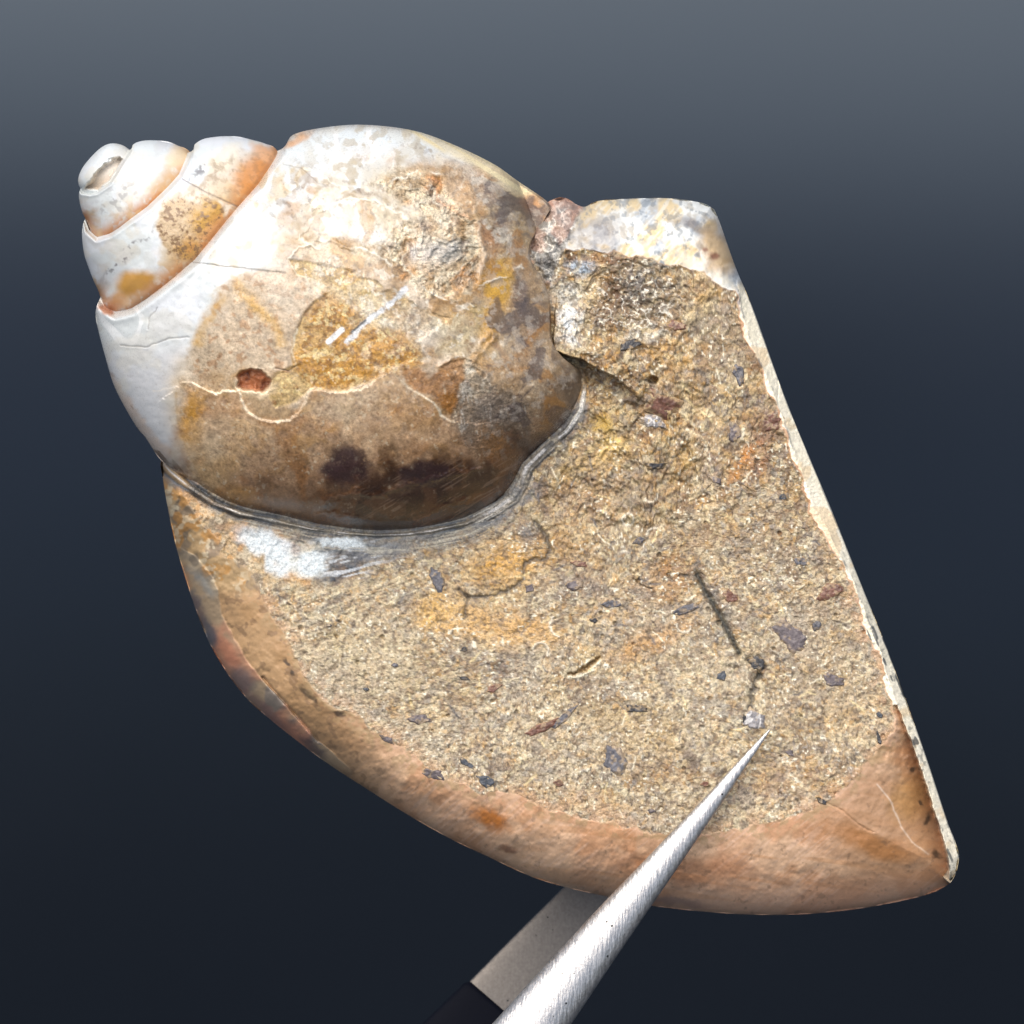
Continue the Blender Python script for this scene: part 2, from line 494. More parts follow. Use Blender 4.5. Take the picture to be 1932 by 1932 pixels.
    # lower glossy layer stands proud of the crack line
    CRK = [(345, 721), (361, 721), (388, 735), (408, 744), (418, 737), (451, 737), (457, 757), (467, 777), (487, 790), (517, 797), (547, 792), (563, 780), (576, 757), (581, 740), (593, 730), (606, 734),
           (623, 740), (646, 739), (682, 735), (705, 720), (738, 697), (752, 714), (771, 732), (798, 747), (818, 760), (828, 773), (831, 783), (851, 795)]
    jit = (fbm(u, v, 7, 1, 2) - 0.5) * 5
    lowpoly = CRK + [(900, 800), (1110, 760), (1110, 1040), (300, 1040), (300, 760)]
    lp = region(u + jit, v + jit, lowpoly, 1.6, 40)
    dch = polyline(u + jit, v + jit, CRK, 500)
    h += 0.03 * lp * edge * np.exp(-(np.minimum(dch[0], 300) / 60) ** 2)
    wcr = 1.9 * (0.55 + 0.9 * vn(dch[1], dch[1] * 0, 26, 2))
    C = mix(C, srgb(246, 234, 204, 0.95), np.exp(-(dch[0] / wcr) ** 2) * (0.35 + 0.65 * sstep(0.2, 0.5, vn(dch[1], dch[1] * 0 + 3, 40, 3))))  # pale crack edge, with the light it catches painted in
    C = mix(C, srgb(150, 122, 84), np.exp(-((dch[0] - 5) / 3) ** 2) * 0.25)
    d, s = polyline(u + jit, v + jit, [(543, 489), (560, 519), (589, 526), (613, 539), (621, 551)], 30)
    C = mix(C, CREAM, np.exp(-(d / 1.7) ** 2) * 0.7)
    d, s = polyline(u + jit, v + jit, [(621, 551), (593, 569), (570, 595), (560, 620)], 30)
    C = mix(C, DBROWN, np.exp(-(d / 1.5) ** 2) * 0.6)
    d, s = polyline(u + jit, v + jit, [(560, 620), (550, 665), (556, 681)], 30)
    C = mix(C, CREAM, np.exp(-(d / 1.7) ** 2) * 0.8)
    # grey fuzzy field on the right
    gf = region(wu2, wv2, [(850, 690), (905, 670), (930, 720), (1000, 760), (1000, 850), (900, 860), (850, 800)], 14)
    C = mix(C, srgb(122, 108, 92), gf * 0.8)
    stv = sstep(0.58, 0.75, vn(u, v, 2.6, 1, 6, math.radians(80)))
    C = mix(C, srgb(206, 198, 184), gf * stv * 0.5 * sstep(.4, .6, fbm(u, v, 16, 2, 2)))
    for (x, y, a, b_, an, col, k) in (
        (735, 640, 30, 60, 30, srgb(192, 178, 160), .7), (800, 600, 45, 60, 10, srgb(196, 184, 166), .75), (860, 620, 40, 26, 40, srgb(196, 182, 134), .6),
        (850, 660, 30, 20, 0, srgb(186, 170, 130), .5), (940, 540, 26, 46, 10, srgb(200, 154, 62), .9), (925, 600, 30, 40, 30, srgb(206, 184, 120), .5),
        (985, 560, 16, 40, -20, srgb(92, 92, 100), .8), (960, 640, 50, 60, 0, srgb(160, 130, 98), .6), (900, 700, 20, 46, 30, srgb(138, 112, 92), .6),
        (1010, 640, 22, 70, 8, srgb(152, 130, 104), .6), (1060, 760, 40, 50, 10, srgb(122, 100, 80), .7), (1080, 740, 22, 40, 0, srgb(72, 58, 50), .7),
        (960, 420, 40, 60, -30, srgb(152, 134, 120), .8), (900, 360, 50, 40, 20, srgb(168, 150, 132), .6), (905, 430, 22, 60, -20, srgb(176, 120, 70), .6),
        (985, 430, 24, 60, -30, srgb(186, 158, 112), .7), (880, 290, 60, 14, 20, srgb(228, 214, 184), .8), (960, 350, 60, 12, 35, srgb(214, 192, 146), .8),
        (1000, 390, 26, 14, 40, srgb(204, 146, 96), .8), (815, 345, 16, 20, 20, srgb(186, 110, 50), .8), (830, 350, 12, 20, 10, srgb(206, 170, 70), .6),
        (930, 330, 50, 20, 30, srgb(186, 176, 160), .6), (560, 262, 30, 8, -18, srgb(222, 168, 116), .8), (620, 248, 60, 7, -5, srgb(200, 198, 190), .6),
        (700, 880, 46, 34, 30, PURPLE, .0), (650, 860, 34, 26, -30, srgb(84, 66, 70), .95), (655, 890, 40, 20, 0, srgb(70, 54, 60), .9), (800, 890, 44, 14, -20, srgb(58, 44, 46), .85),
        (700, 955, 90, 26, 8, srgb(74, 58, 46), .8), (850, 940, 100, 28, -14, srgb(82, 68, 56), .8), (930, 880, 60, 20, -25, srgb(96, 84, 72), .8), (740, 985, 110, 12, 3, srgb(104, 64, 36), .8),
        (560, 975, 80, 12, 12, srgb(140, 92, 48), .8), (1000, 870, 30, 12, -40, srgb(64, 50, 48), .8), (930, 780, 40, 30, 0, srgb(112, 98, 88), .5)):
        C = mix(C, col, blob(wu, wv, x, y, a, b_, an, 0.5) * k * (0.7 + 0.5 * n_fine))
    C = mix(C, srgb(70, 52, 44), region(wu2, wv2, [(600, 950), (680, 925), (770, 915), (900, 880), (980, 890), (960, 930), (860, 975), (740, 995), (640, 975)], 10) * 0.6)
    # long fine scratches over the dark base
    scr = sstep(0.70, 0.84, vn(u, v, 2.2, 4, 14, math.radians(-28)))
    C = mix(C, srgb(170, 140, 116), scr * sstep(.45, .65, fbm(wu, wv, 30, 0, 3)) * sstep(820, 900, v) * sstep(600, 720, u) * 0.35)
    for pts in ([(610, 948), (640, 935), (690, 928), (705, 934), (760, 918), (850, 895), (905, 885)], [(570, 985), (610, 970), (650, 975), (720, 985), (780, 984), (840, 955), (880, 940)]):
        d, s = polyline(wu2, wv2, pts, 30)
        C = mix(C, srgb(196, 150, 118), np.exp(-(d / 1.9) ** 2) * 0.6)
        h += 0.02 * np.exp(-(d / 7) ** 2) * edge
    # rough chipped corner
    CH = [(700, 345), (760, 325), (830, 335), (850, 370), (880, 400), (905, 450), (905, 500), (890, 545), (850, 560), (800, 555), (760, 530), (720, 480), (745, 430), (800, 410), (760, 380)]
    ch = region(wu2, wv2, CH, 9)
    rid = ridge(wu, wv, 30, 3)
    C = mix(C, srgb(168, 140, 102), ch * 0.8)
    C = mix(C, srgb(104, 78, 54), ch * sstep(0.5, 0.66, fbm(u, v, 22, 1, 3)) * 0.85)
    led = ledges(wu, wv, 34, 3); C = mix(C, srgb(232, 218, 186), ch * sstep(0.5, 0.62, fbm(wu, wv, 20, 0, 3)) * 0.7); C = mix(C, srgb(240, 230, 204), ch * sstep(0.74, 0.9, rid) * 0.5)
    C = mix(C, srgb(196, 130, 60), ch * sstep(0.6, 0.7, fbm(u, v, 40, 5, 2)) * 0.6)
    C = mix(C, srgb(206, 208, 206), blob(wu, wv, 825, 480, 40, 20, -10, 0.6) * 0.8)
    C = mix(C, srgb(62, 74, 88), blob(wu2, wv2, 852, 486, 22, 6, -12, 0.6) * 0.85)
    C = mix(C, srgb(92, 56, 36), blob(wu2, wv2, 800, 425, 10, 12, 0, 0.6) * 0.9)
    h += ch * edge * ((led - 0.55) * 0.13 + (fbm(u, v, 9, 1, 3) - .5) * .03)
    for pts, col, w in (([(738, 480), (770, 510), (800, 540), (850, 560), (895, 575)], CREAM, 2.6), ([(810, 335), (828, 350), (825, 375), (850, 395), (885, 410)], srgb(210, 150, 100), 3),
                        ([(885, 350), (895, 400), (905, 440), (915, 480), (908, 530)], srgb(220, 200, 170), 2.4), ([(900, 660), (925, 620), (930, 640), (905, 665), (890, 690)], srgb(214, 190, 168), 1.8),
                        ([(830, 690), (850, 680), (880, 672), (910, 700), (925, 730)], srgb(210, 196, 170), 1.4)):
        d, s = polyline(wu2, wv2, pts, 30)
        C = mix(C, col, np.exp(-(d / w) ** 2) * 0.8)
        h += 0.02 * np.exp(-(d / 6) ** 2)
    br = region(wu2, wv2, [(755, 690), (790, 695), (815, 715), (840, 680), (880, 675), (868, 740), (850, 780), (835, 770), (820, 755), (770, 725)], 5)
    C = mix(C, srgb(152, 102, 40), br * (0.55 + 0.6 * n_fine))
    # mottled middle of the whorl
    md = region(wu, wv, [(560, 320), (700, 300), (900, 330), (980, 450), (960, 680), (860, 760), (720, 720), (640, 600), (520, 500), (500, 400)], 50) * (1 - ch * .5)
    C = mix(C, srgb(206, 190, 158), md * sstep(.52, .64, fbm(wu, wv, 48, 4, 3)) * .6)
    C = mix(C, srgb(150, 122, 86), md * sstep(.54, .64, fbm(wu, wv, 26, 0, 3)) * .55)
    C = mix(C, srgb(236, 230, 212), md * sstep(.58, .68, fbm(u, v, 13, 5, 3)) * .5)
    C = mix(C, srgb(184, 134, 62), md * sstep(.56, .64, fbm(wu, wv, 60, 2, 3)) * .5)
    C = mix(C, srgb(112, 98, 86), md * sstep(.66, .74, fbm(u, v, 10, 3, 3)) * .5)
    # amber streaks; toward the foot dark staining mixed with painted shade
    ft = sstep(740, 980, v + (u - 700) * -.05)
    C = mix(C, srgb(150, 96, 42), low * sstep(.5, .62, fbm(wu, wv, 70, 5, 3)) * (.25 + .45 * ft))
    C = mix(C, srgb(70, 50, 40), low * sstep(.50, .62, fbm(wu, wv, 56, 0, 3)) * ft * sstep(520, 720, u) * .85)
    C = mix(C, srgb(176, 152, 130), low * sstep(.57, .67, fbm(u, v, 12, 2, 3)) * .3 * (1 - ft))
    C = mix(C, srgb(112, 74, 44), low * np.exp(-(polyline(u, v, BODY_LOW, 60)[0] / 16) ** 2) * .6 * (v > 780))  # contact shade along the lower rim, painted as brown
    C = mix(C, srgb(226, 216, 196), (1 - low) * (1 - wh) * sstep(.5, .66, fbm(wu, wv, 80, 5, 4)) * .35 * (1 - .8 * oc) * sstep(960, 800, u))
    C = mix(C, srgb(214, 190, 156), low * sstep(.46, .64, fbm(wu, wv, 80, 3, 4)) * .35 * sstep(900, 800, v) * sstep(860, 720, u))
    core = region(wu2, wv2, [(612, 548), (585, 600), (562, 650), (556, 700), (600, 735), (690, 722), (740, 700), (800, 690), (780, 640), (700, 610), (660, 575)], 12)
    C = mix(C, srgb(182, 132, 50), core * (.45 + .45 * sstep(.45, .6, fbm(u, v, 18, 1, 4))))
    C = mix(C, srgb(116, 78, 34), core * sstep(.56, .66, fbm(u, v, 11, 3, 3)) * .6)
    C = mix(C, srgb(226, 206, 150), core * sstep(.60, .70, fbm(u, v, 9, 5, 3)) * .6)
    C = mix(C, srgb(150, 98, 38), region(wu2, wv2, [(755, 690), (790, 695), (815, 715), (840, 680), (880, 675), (868, 740), (850, 780), (835, 770), (820, 755), (770, 725)], 5) * .7)
    # silver scrape
    d, s = polyline(u + jit, v + jit, [(655, 645), (690, 608), (735, 575), (765, 545)], 30)
    C = mix(C, srgb(216, 220, 222), (1 - sstep(4, 9, d + 3 * vn(u, v, 4, 2))) * 0.85)
    d, s = polyline(u, v, [(620, 645), (645, 622)], 30)
    C = mix(C, srgb(238, 240, 240), (1 - sstep(4, 6.5, d)) * 0.9)
    d, s = polyline(u, v, [(662, 628), (690, 604)], 30)
    C = mix(C, srgb(52, 62, 66), (1 - sstep(1.2, 2.8, d)) * 0.8)
    # hairline cracks
    for pts, w, k in (([(363, 494), (419, 502), (459, 506), (498, 511), (538, 515)], 1.2, .75), ([(297, 581), (282, 600), (279, 621)], 1.1, .5),
                   ([(228, 652), (276, 655), (318, 639), (355, 636)], 1.0, .5), ([(535, 310), (570, 318), (600, 345), (640, 352)], 1.0, .4), ([(520, 695), (545, 700), (560, 690)], 1.2, .5)):
        d, s = polyline(u + jit * .5, v + jit * .5, pts, 20)
        C = mix(C, srgb(96, 84, 78), np.exp(-(d / w) ** 2) * k)
        h -= 0.008 * np.exp(-(d / 1.8) ** 2)
    d, s = polyline(u + jit, v + jit, [(290, 738), (320, 732), (333, 730)], 20)
    C = mix(C, srgb(240, 230, 215), np.exp(-(d / 1.5) ** 2) * 0.7)
    # stains along the shoulder near the top and bottom ends
    C = mix(C, srgb(232, 184, 140), (1 - sstep(0, 9, ds)) * 0.6 * sstep(0.35, 0.6, vn(ss, ss * 0, 60, 1)))
    C = mix(C, srgb(190, 110, 50), blob(wu2, wv2, 200, 584, 14, 8, 30, 0.6) * 0.8)
    gl = vn(np.hypot(u - 700, v - 700) , np.arctan2(v - 700, u - 700) * 260, 7, 4, 14, 0.0)
    C = mix(C, srgb(204, 206, 202), wh * sstep(.5, .8, gl) * .15)
    wr = wh * sstep(430, 620, u + (v - 450) * .4)
    C = mix(C, srgb(204, 200, 188), wr * sstep(.52, .66, fbm(u, v, 46, 0, 4)) * .6)
    C = mix(C, srgb(176, 160, 130), wr * sstep(.58, .68, fbm(u, v, 20, 5, 4)) * .6)
    C = mix(C, srgb(214, 208, 190), wh * sstep(.56, .68, fbm(u, v, 60, 3, 4)) * .35)
    # fine speckle everywhere the porcelain is worn through
    tanz = np.clip(1 - wh, 0, 1)
    s1 = fbm(u, v, 5.5, 2, 2, .7); s2 = fbm(u, v, 9, 4, 3, .7); s3 = fbm(u, v, 26, 0, 3)
    C = C * (1 + (tanz * ((s1 - .5) * .55 + (s2 - .5) * .9) * sstep(.3, .6, s3 + .15))[:, None])
    C = mix(C, srgb(106, 72, 40), (tanz * .9 + wr * .5) * sstep(.62, .72, s2) * sstep(.45, .6, s3) * .55)
    C = mix(C, srgb(228, 214, 184), tanz * sstep(.64, .74, s2[::1] * .5 + .5 * fbm(u, v, 7, 5, 2)) * .4)
    # right flank: amber, grey and inky grains
    rf = region(wu, wv, [(905, 300), (1040, 380), (1050, 650), (1110, 720), (1090, 800), (980, 900), (900, 860), (940, 760), (900, 640), (920, 480)], 26)
    C = mix(C, srgb(206, 160, 62), blob(wu2, wv2, 938, 535, 24, 44, 10, .5) * .85)
    C = mix(C, srgb(196, 146, 58), blob(wu2, wv2, 925, 610, 18, 60, 12, .5) * .6)
    C = mix(C, srgb(166, 116, 56), rf * sstep(.52, .64, fbm(wu, wv, 50, 1, 4)) * .7)
    C = mix(C, srgb(86, 76, 74), rf * sstep(.53, .63, fbm(wu, wv, 36, 3, 4)) * .7)
    C = mix(C, srgb(188, 176, 160), rf * sstep(.55, .66, fbm(u, v, 16, 5, 4)) * .45)
    C = mix(C, srgb(62, 48, 42), rf * sstep(740, 860, v + (n_mid - .5) * 90) * .6)
    # dark foot: brown stain plus underside shade put into the colour
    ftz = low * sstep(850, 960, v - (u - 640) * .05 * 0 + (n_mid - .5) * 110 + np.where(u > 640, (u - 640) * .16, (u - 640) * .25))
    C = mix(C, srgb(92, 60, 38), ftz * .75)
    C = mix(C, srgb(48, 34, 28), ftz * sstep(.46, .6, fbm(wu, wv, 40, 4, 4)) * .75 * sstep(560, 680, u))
    st_ = sstep(.62, .78, vn(u, v, 2.4, 3, 16, math.radians(-30)))
    C = mix(C, srgb(176, 148, 124), st_ * low * sstep(840, 900, v) * sstep(620, 760, u) * .3 * sstep(.4, .6, fbm(wu, wv, 40, 1, 3)))
    for pts in ([(606, 880), (640, 838), (668, 836), (700, 872), (690, 902), (650, 915), (622, 905)], [(745, 890), (800, 868), (845, 880), (850, 905), (800, 915), (760, 912)]):
        C = mix(C, srgb(62, 46, 46), region(wu2 + (n_fine - .5) * 14, wv2 + (n_mid - .5) * 24, pts, 9) * .8 * sstep(.25, .5, s2 + .1))
    # rough cream seams around the scar
    for pts in ([(575, 318), (640, 350), (700, 372), (745, 400), (800, 430)], [(600, 470), (560, 450), (600, 400), (660, 372), (720, 380)], [(543, 489), (560, 466), (610, 452), (680, 470), (730, 490), (760, 520)],
                [(800, 540), (850, 572), (905, 590)], [(905, 540), (960, 520), (985, 500)], [(740, 340), (790, 322), (830, 332), (870, 352)]):
        d, s = polyline(wu2 + jit, wv2 + jit, pts, 30)
        C = mix(C, srgb(246, 238, 216), np.exp(-(d / (1.0 + 3.4 * vn(s, s * 0, 14, 1) ** 2)) ** 2) * .7 * sstep(.25, .5, vn(s + 50, s * 0, 24, 3)))
        C = mix(C, srgb(150, 120, 84), np.exp(-((d - 8) / 5) ** 2) * .3 * fbm(u, v, 10, 2, 2))
        h += .010 * np.exp(-(d / 5) ** 2)
    C = mix(C, srgb(232, 214, 168), region(u, v, [(760, 236), (850, 262), (930, 300), (1010, 362), (985, 370), (900, 316), (800, 270)], 6) * (.5 + .5 * sstep(.4, .7, vn(u, v, 5, 1, 14, math.radians(32)))))
    h += edge * (fbm(u, v, 18, 2, 2) - .5) * .012 * wh
    # fine pepper
    pep = sstep(0.74, 0.82, fbm(u, v, 6, 2, 2))
    C = mix(C, srgb(110, 92, 74), pep * 0.35 * (1 - wh * 0.6))
    C = shell_grain(u, v, C, 0.55 - 0.4 * wh)
    # bored hole
    hu = u + (fbm(u, v, 12, 3, 2) - .5) * 12; hv = v + (fbm(u, v, 12, 0, 2) - .5) * 12
    hole = blob(hu, hv, 478, 718, 31, 21, 12, 0.22)
    rim = blob(hu, hv, 481, 723, 40, 28, 12, 0.25)
    C = mix(C, srgb(232, 208, 170), rim * sstep(712, 738, v) * 0.85)
    C = mix(C, srgb(176, 132, 70), blob(hu, hv, 455, 705, 20, 10, -20, .5) * 0.7)
    C = mix(C, srgb(244, 226, 190), np.exp(-((np.hypot((hu - 480) / 1.35, hv - 719) - 24) / 2.6) ** 2) * (hv > 722) * .9)
    C = mix(C, srgb(164, 100, 62), hole)
    C = mix(C, srgb(196, 136, 98), hole * sstep(0.5, 0.62, fbm(u, v, 9, 1, 2)) * 0.8)
    C = mix(C, srgb(104, 52, 30), hole * sstep(0.5, 0.62, fbm(u, v, 12, 4, 2)) * 0.8)
    h -= hole * (0.11 + 0.12 * (fbm(u, v, 12, 4, 2) - .5)) - 0.012 * rim * (1 - hole)
    # fine relief
    rough_zone = np.clip(gf + ch + br * .4 + sstep(900, 1000, u) * .3, 0, 1)
    h += edge * (n_fine - 0.5) * (0.004 + 0.018 * rough_zone + 0.008 * oc)
    feel = np.zeros((len(u), 3))
    feel[:, 0] = np.clip(0.30 + 0.25 * rough_zone + 0.15 * oc + 0.25 * hole - 0.12 * lp, 0.15, 0.9)
    feel[:, 1] = np.clip(0.10 + 0.35 * rough_zone + 0.22 * oc + 0.22 * (1 - wh), 0, 1) * (1 - 0.75 * wh * (1 - ch))
    # back of the whorl
    back = [(0.97, -0.25), (0.88, -0.75), (0.72, -1.15), (0.5, -1.45), (0.25, -1.6), (0.02, -1.65)]
    zones = [('body_whorl', None, None, None, 'body'), ('bore_hole', hole > 0.5, 'rust brown pit bored into the shell', 'body', 'hole'),
             ('chipped_patch', ch > 0.5, 'rough crumbly chipped patch', 'body', 'chip')]
    return split_parts(N, u, v, h, C, feel, zones, back, fossil, FOSSIL)
build_body()

# ------------------------------------------------------------------ spire whorls
def whorl(name, N, outl, c, hc, H, sut, painter, lip=0.22, lipw=12, back=None, label=None, p=2.2, virt=None):
    out = Outline(outl, c)
    vo = Outline(virt, c) if virt else out
    u, v, rr = disc_grid(N, out)
    rv = np.clip(vo.rho(u, v), 0, 1)
    h = hc + H * np.power(np.clip(1 - rv ** p, 0, 1), 0.55)
    edge = sstep(1.0, 0.9, rv)
    h += edge * (fbm(u, v, 50, 2, 3) - 0.5) * 0.03
    if sut:
        ds, ss = polyline(u, v, sut, 150)
        past = inside(u, v, sut + [(sut[-1][0], 200), (80, 200), (80, sut[0][1])])
        h -= np.where(past, lip + 0.5 * sstep(0, 9, ds), lip * (1 - sstep(0, lipw, ds)) ** 2.2)
        h += ~past * 0.012 * np.exp(-((ds - lipw * .7) / (lipw * .45)) ** 2)
    else:
        ds = u * 0 + 500; ss = u * 0
    C, feel, dh = painter(u, v, ds, ss)
    h = h + dh * edge
    bk = back or [(0.96, hc - 0.2 * H), (0.8, hc - 0.6 * H), (0.5, hc - 0.9 * H), (0.02, hc - H)]
    return split_parts(N, u, v, h, C, feel, [(name, None, label)], bk, fossil, FOSSIL)

def spire_base(u, v):
    n_mid = fbm(u, v, 30, 1, 3)
    C = np.tile(WHITE, (len(u), 1)).astype(np.float64)
    C = mix(C, srgb(224, 226, 228), sstep(0.4, 0.65, n_mid) * 0.7)
    C = mix(C, srgb(196, 192, 182), sstep(.54, .68, fbm(u, v, 22, 5, 4)) * .3)
    C = mix(C, srgb(214, 196, 160), sstep(.55, .68, fbm(u, v, 36, 0, 3)) * .25)
    wu = u + (fbm(u, v, 26, 1, 3) - 0.5) * 24; wv = v + (fbm(u, v, 26, 4, 3) - 0.5) * 24
    jit = (fbm(u, v, 7, 1, 2) - 0.5) * 4
    feel = np.zeros((len(u), 3)); feel[:, 0] = 0.34; feel[:, 1] = 0.06
    return C, feel, wu, wv, jit, n_mid

def paint3(u, v, ds, ss):
    C, feel, wu, wv, jit, nm = spire_base(u, v)
    d1, s1 = polyline(u, v, SUT1, 120)
    k = region(wu, wv, [(300, 395), (330, 370), (380, 350), (400, 300), (450, 290), (525, 275), (540, 320), (440, 420), (360, 510), (330, 500), (310, 470), (292, 430)], 8)
    C = mix(C, srgb(214, 196, 168), k * 0.75)
    C = mix(C, CREAM, blob(wu, wv, 420, 300, 40, 18, -30, .5) * 0.6)
    C = mix(C, srgb(200, 168, 116), sstep(70, 20, d1) * sstep(.42, .6, fbm(wu, wv, 40, 5, 4)) * .75)
    C = mix(C, srgb(176, 160, 136), k * sstep(.5, .62, fbm(u, v, 12, 2, 4)) * .5)
    pt = region(wu, wv, [(305, 395), (345, 378), (400, 378), (425, 400), (400, 440), (360, 490), (325, 480), (295, 440)], 5)
    C = mix(C, srgb(190, 162, 122), pt * 0.9)
    C = mix(C, srgb(190, 146, 66), blob(wu, wv, 390, 405, 36, 24, -40, .5) * 0.95 * pt)
    C = mix(C, srgb(182, 136, 66), blob(wu, wv, 355, 470, 26, 18, -40, .5) * 0.9)
    C = mix(C, srgb(196, 144, 62), blob(wu, wv, 258, 536, 42, 24, -10, .5) * 0.95)
    C = mix(C, srgb(216, 160, 96), blob(wu, wv, 225, 565, 20, 16, 0, .5) * 0.8)
    C = mix(C, srgb(190, 132, 74), np.exp(-(d1 / 20) ** 2) * sstep(0.36, 0.54, fbm(u, v, 16, 3, 3)) * 0.9)
    C = mix(C, srgb(206, 138, 70), blob(wu, wv, 478, 332, 28, 46, 40, .5) * 0.85)
    C = mix(C, srgb(222, 168, 120), blob(wu, wv, 500, 290, 24, 14, 30, .5) * 0.8)
    C = mix(C, srgb(150, 100, 60), np.exp(-(d1 / 5) ** 2) * 0.6)
    # grey speckle trail
    tr = blob(wu, wv, 240, 480, 60, 8, -45, .5) + blob(wu, wv, 380, 325, 26, 8, -30, .5)
    C = mix(C, srgb(120, 116, 116), tr * sstep(0.52, 0.66, fbm(u, v, 7, 3, 2)) * 0.8)
    pep = (pt + k * .5) * sstep(0.52, 0.66, fbm(u, v, 6, 2, 3))
    C = mix(C, srgb(128, 98, 66), pep * 0.6)
    d, s = polyline(u + jit * .4, v + jit * .4, [(345, 338), (392, 364), (448, 390)], 20)
    C = mix(C, srgb(110, 92, 84), np.exp(-(d / 1.2) ** 2) * 0.7)
    feel[:, 1] += 0.2 * pt
    dh = -0.01 * np.exp(-(d / 1.6) ** 2) + (fbm(u, v, 8, 3, 2) - .5) * (0.003 + 0.008 * pt)
    return shell_grain(u, v, C, 0.15), feel, dh

def paint2(u, v, ds, ss):
    C, feel, wu, wv, jit, nm = spire_base(u, v)
    d2, s2 = polyline(u, v, SUT2, 120)
    C = mix(C, srgb(202, 140, 84), np.exp(-(d2 / 17) ** 2) * sstep(0.3, 0.5, fbm(u, v, 14, 3, 3)) * 0.95)
    C = mix(C, srgb(176, 112, 60), np.exp(-(d2 / 8) ** 2) * 0.8)
    C = mix(C, srgb(206, 170, 122), sstep(45, 12, d2) * sstep(.42, .6, fbm(wu, wv, 30, 5, 4)) * .7)
    C = mix(C, srgb(236, 214, 176), blob(wu, wv, 335, 300, 24, 20, -40, .5) * 0.8)
    tr = blob(wu, wv, 225, 370, 50, 22, -35, .6)
    C = mix(C, srgb(150, 146, 144), tr * sstep(0.55, 0.68, fbm(u, v, 7, 3, 2)) * 0.5)
    return shell_grain(u, v, C, 0.12), feel, (fbm(u, v, 8, 3, 2) - .5) * 0.004

def paint1(u, v, ds, ss):
    C, feel, wu, wv, jit, nm = spire_base(u, v)
    pit = region(wu, wv, [(160, 352), (174, 328), (200, 308), (226, 296), (232, 300), (216, 322), (200, 343), (180, 358)], 4)
    C = mix(C, srgb(226, 214, 198), pit * 0.8)
    C = mix(C, srgb(204, 184, 160), pit * sstep(318, 350, v) * 0.7)
    return C, feel, -0.15 * pit

# apex, second, third whorl (each tucked into the next)
whorl('apex', 150, [(157, 361), (149, 350), (148, 335), (156, 316), (172, 296), (190, 279), (207, 271), (225, 272), (238, 278), (250, 290), (262, 320), (250, 355), (220, 380), (185, 385), (165, 375)],
      (205, 330), 0.38, 0.48, None, paint1, label='tiny broken tip with a hollow')
whorl('spire_whorl', 230, [(152, 356), (170, 325), (205, 292), (244, 283)] + [(251, 273), (260, 268), (275, 265), (294, 265), (315, 267), (334, 274), (358, 287), (375, 330), (360, 400), (300, 445), (230, 470), (185, 455), (163, 416), (154, 396), (149, 372)],
      (262, 362), 0.35, 0.76, SUT3, paint2, lip=0.20, lipw=8, p=2.4,
      virt=[(149, 372), (147, 340), (155, 310), (185, 280), (225, 268), (260, 265), (294, 265), (334, 274), (360, 290), (378, 330), (365, 400), (300, 450), (230, 475), (185, 460), (163, 416), (154, 396)])
whorl('spire_whorl', 330, [(162, 410), (178, 385), (230, 340), (300, 300), (358, 287)] + [(368, 272), (382, 263), (400, 259), (424, 257), (450, 258), (472, 263), (500, 271), (522, 283), (545, 330), (520, 430), (440, 530), (340, 590), (250, 610), (200, 590), (187, 552), (176, 528), (167, 504), (159, 480), (155, 450), (156, 427)],
      (345, 430), 0.3, 1.15, SUT2, paint3, lip=0.26, lipw=11, p=2.4,
      virt=[(156, 427), (152, 400), (165, 350), (210, 300), (270, 270), (330, 262), (382, 260), (424, 257), (472, 263), (525, 284), (548, 330), (520, 430), (440, 530), (340, 590), (250, 610), (200, 590), (187, 552), (176, 528), (167, 504), (159, 480), (155, 450)])

# ------------------------------------------------------------------ stone-filled last whorl, cut flat
BLOCK = [(305, 866), (308, 906), (318, 965), (334, 1037), (365, 1137), (394, 1210), (428, 1269), (467, 1319), (507, 1355), (570, 1405), (619, 1441), (685, 1484), (771, 1538), (849, 1582),
         (916, 1614), (998, 1652), (1064, 1673), (1147, 1692), (1230, 1709), (1329, 1720), (1405, 1725), (1470, 1726), (1542, 1723), (1642, 1711), (1741, 1690), (1787, 1670), (1803, 1648),
         (1809, 1615), (1800, 1582), (1787, 1549), (1741, 1410), (1675, 1228), (1618, 1086), (1567, 958), (1487, 766), (1421, 584), (1388, 505), (1354, 410), (1341, 391), (1315, 381), (1256, 374),
         (1190, 375), (1130, 379), (1104, 390), (1088, 386), (1067, 374), (1040, 378), (960, 430), (820, 560), (640, 680), (470, 770), (340, 820)]
FACE = [(1051, 472), (1107, 470), (1163, 473), (1223, 481), (1272, 495), (1322, 511), (1358, 536), (1387, 556), (1396, 584), (1411, 637), (1434, 693), (1468, 776), (1494, 848), (1534, 958),
        (1604, 1096), (1628, 1162), (1658, 1228), (1681, 1318), (1694, 1372), (1660, 1420), (1608, 1473), (1560, 1512), (1476, 1549), (1377, 1572), (1256, 1574), (1147, 1554), (1048, 1534),
        (965, 1508), (899, 1491), (843, 1472), (787, 1442), (758, 1421), (702, 1385), (652, 1342), (603, 1315), (570, 1279), (547, 1233), (530, 1186), (507, 1143), (477, 1100), (430, 1050),
        (385, 1000), (350, 930), (420, 880), (700, 700), (900, 560), (1000, 500)]
RIGHT_EDGE = [(1385, 540), (1396, 584), (1411, 637), (1434, 693), (1468, 776), (1494, 848), (1534, 958), (1604, 1096), (1628, 1162), (1658, 1228), (1681, 1318), (1718, 1410), (1747, 1493), (1767, 1556), (1784, 1622), (1787, 1668)]
RIDGE_L = [(338, 1031), (372, 1050), (404, 1090), (421, 1157), (444, 1206), (487, 1272), (543, 1332), (600, 1398), (660, 1450)]

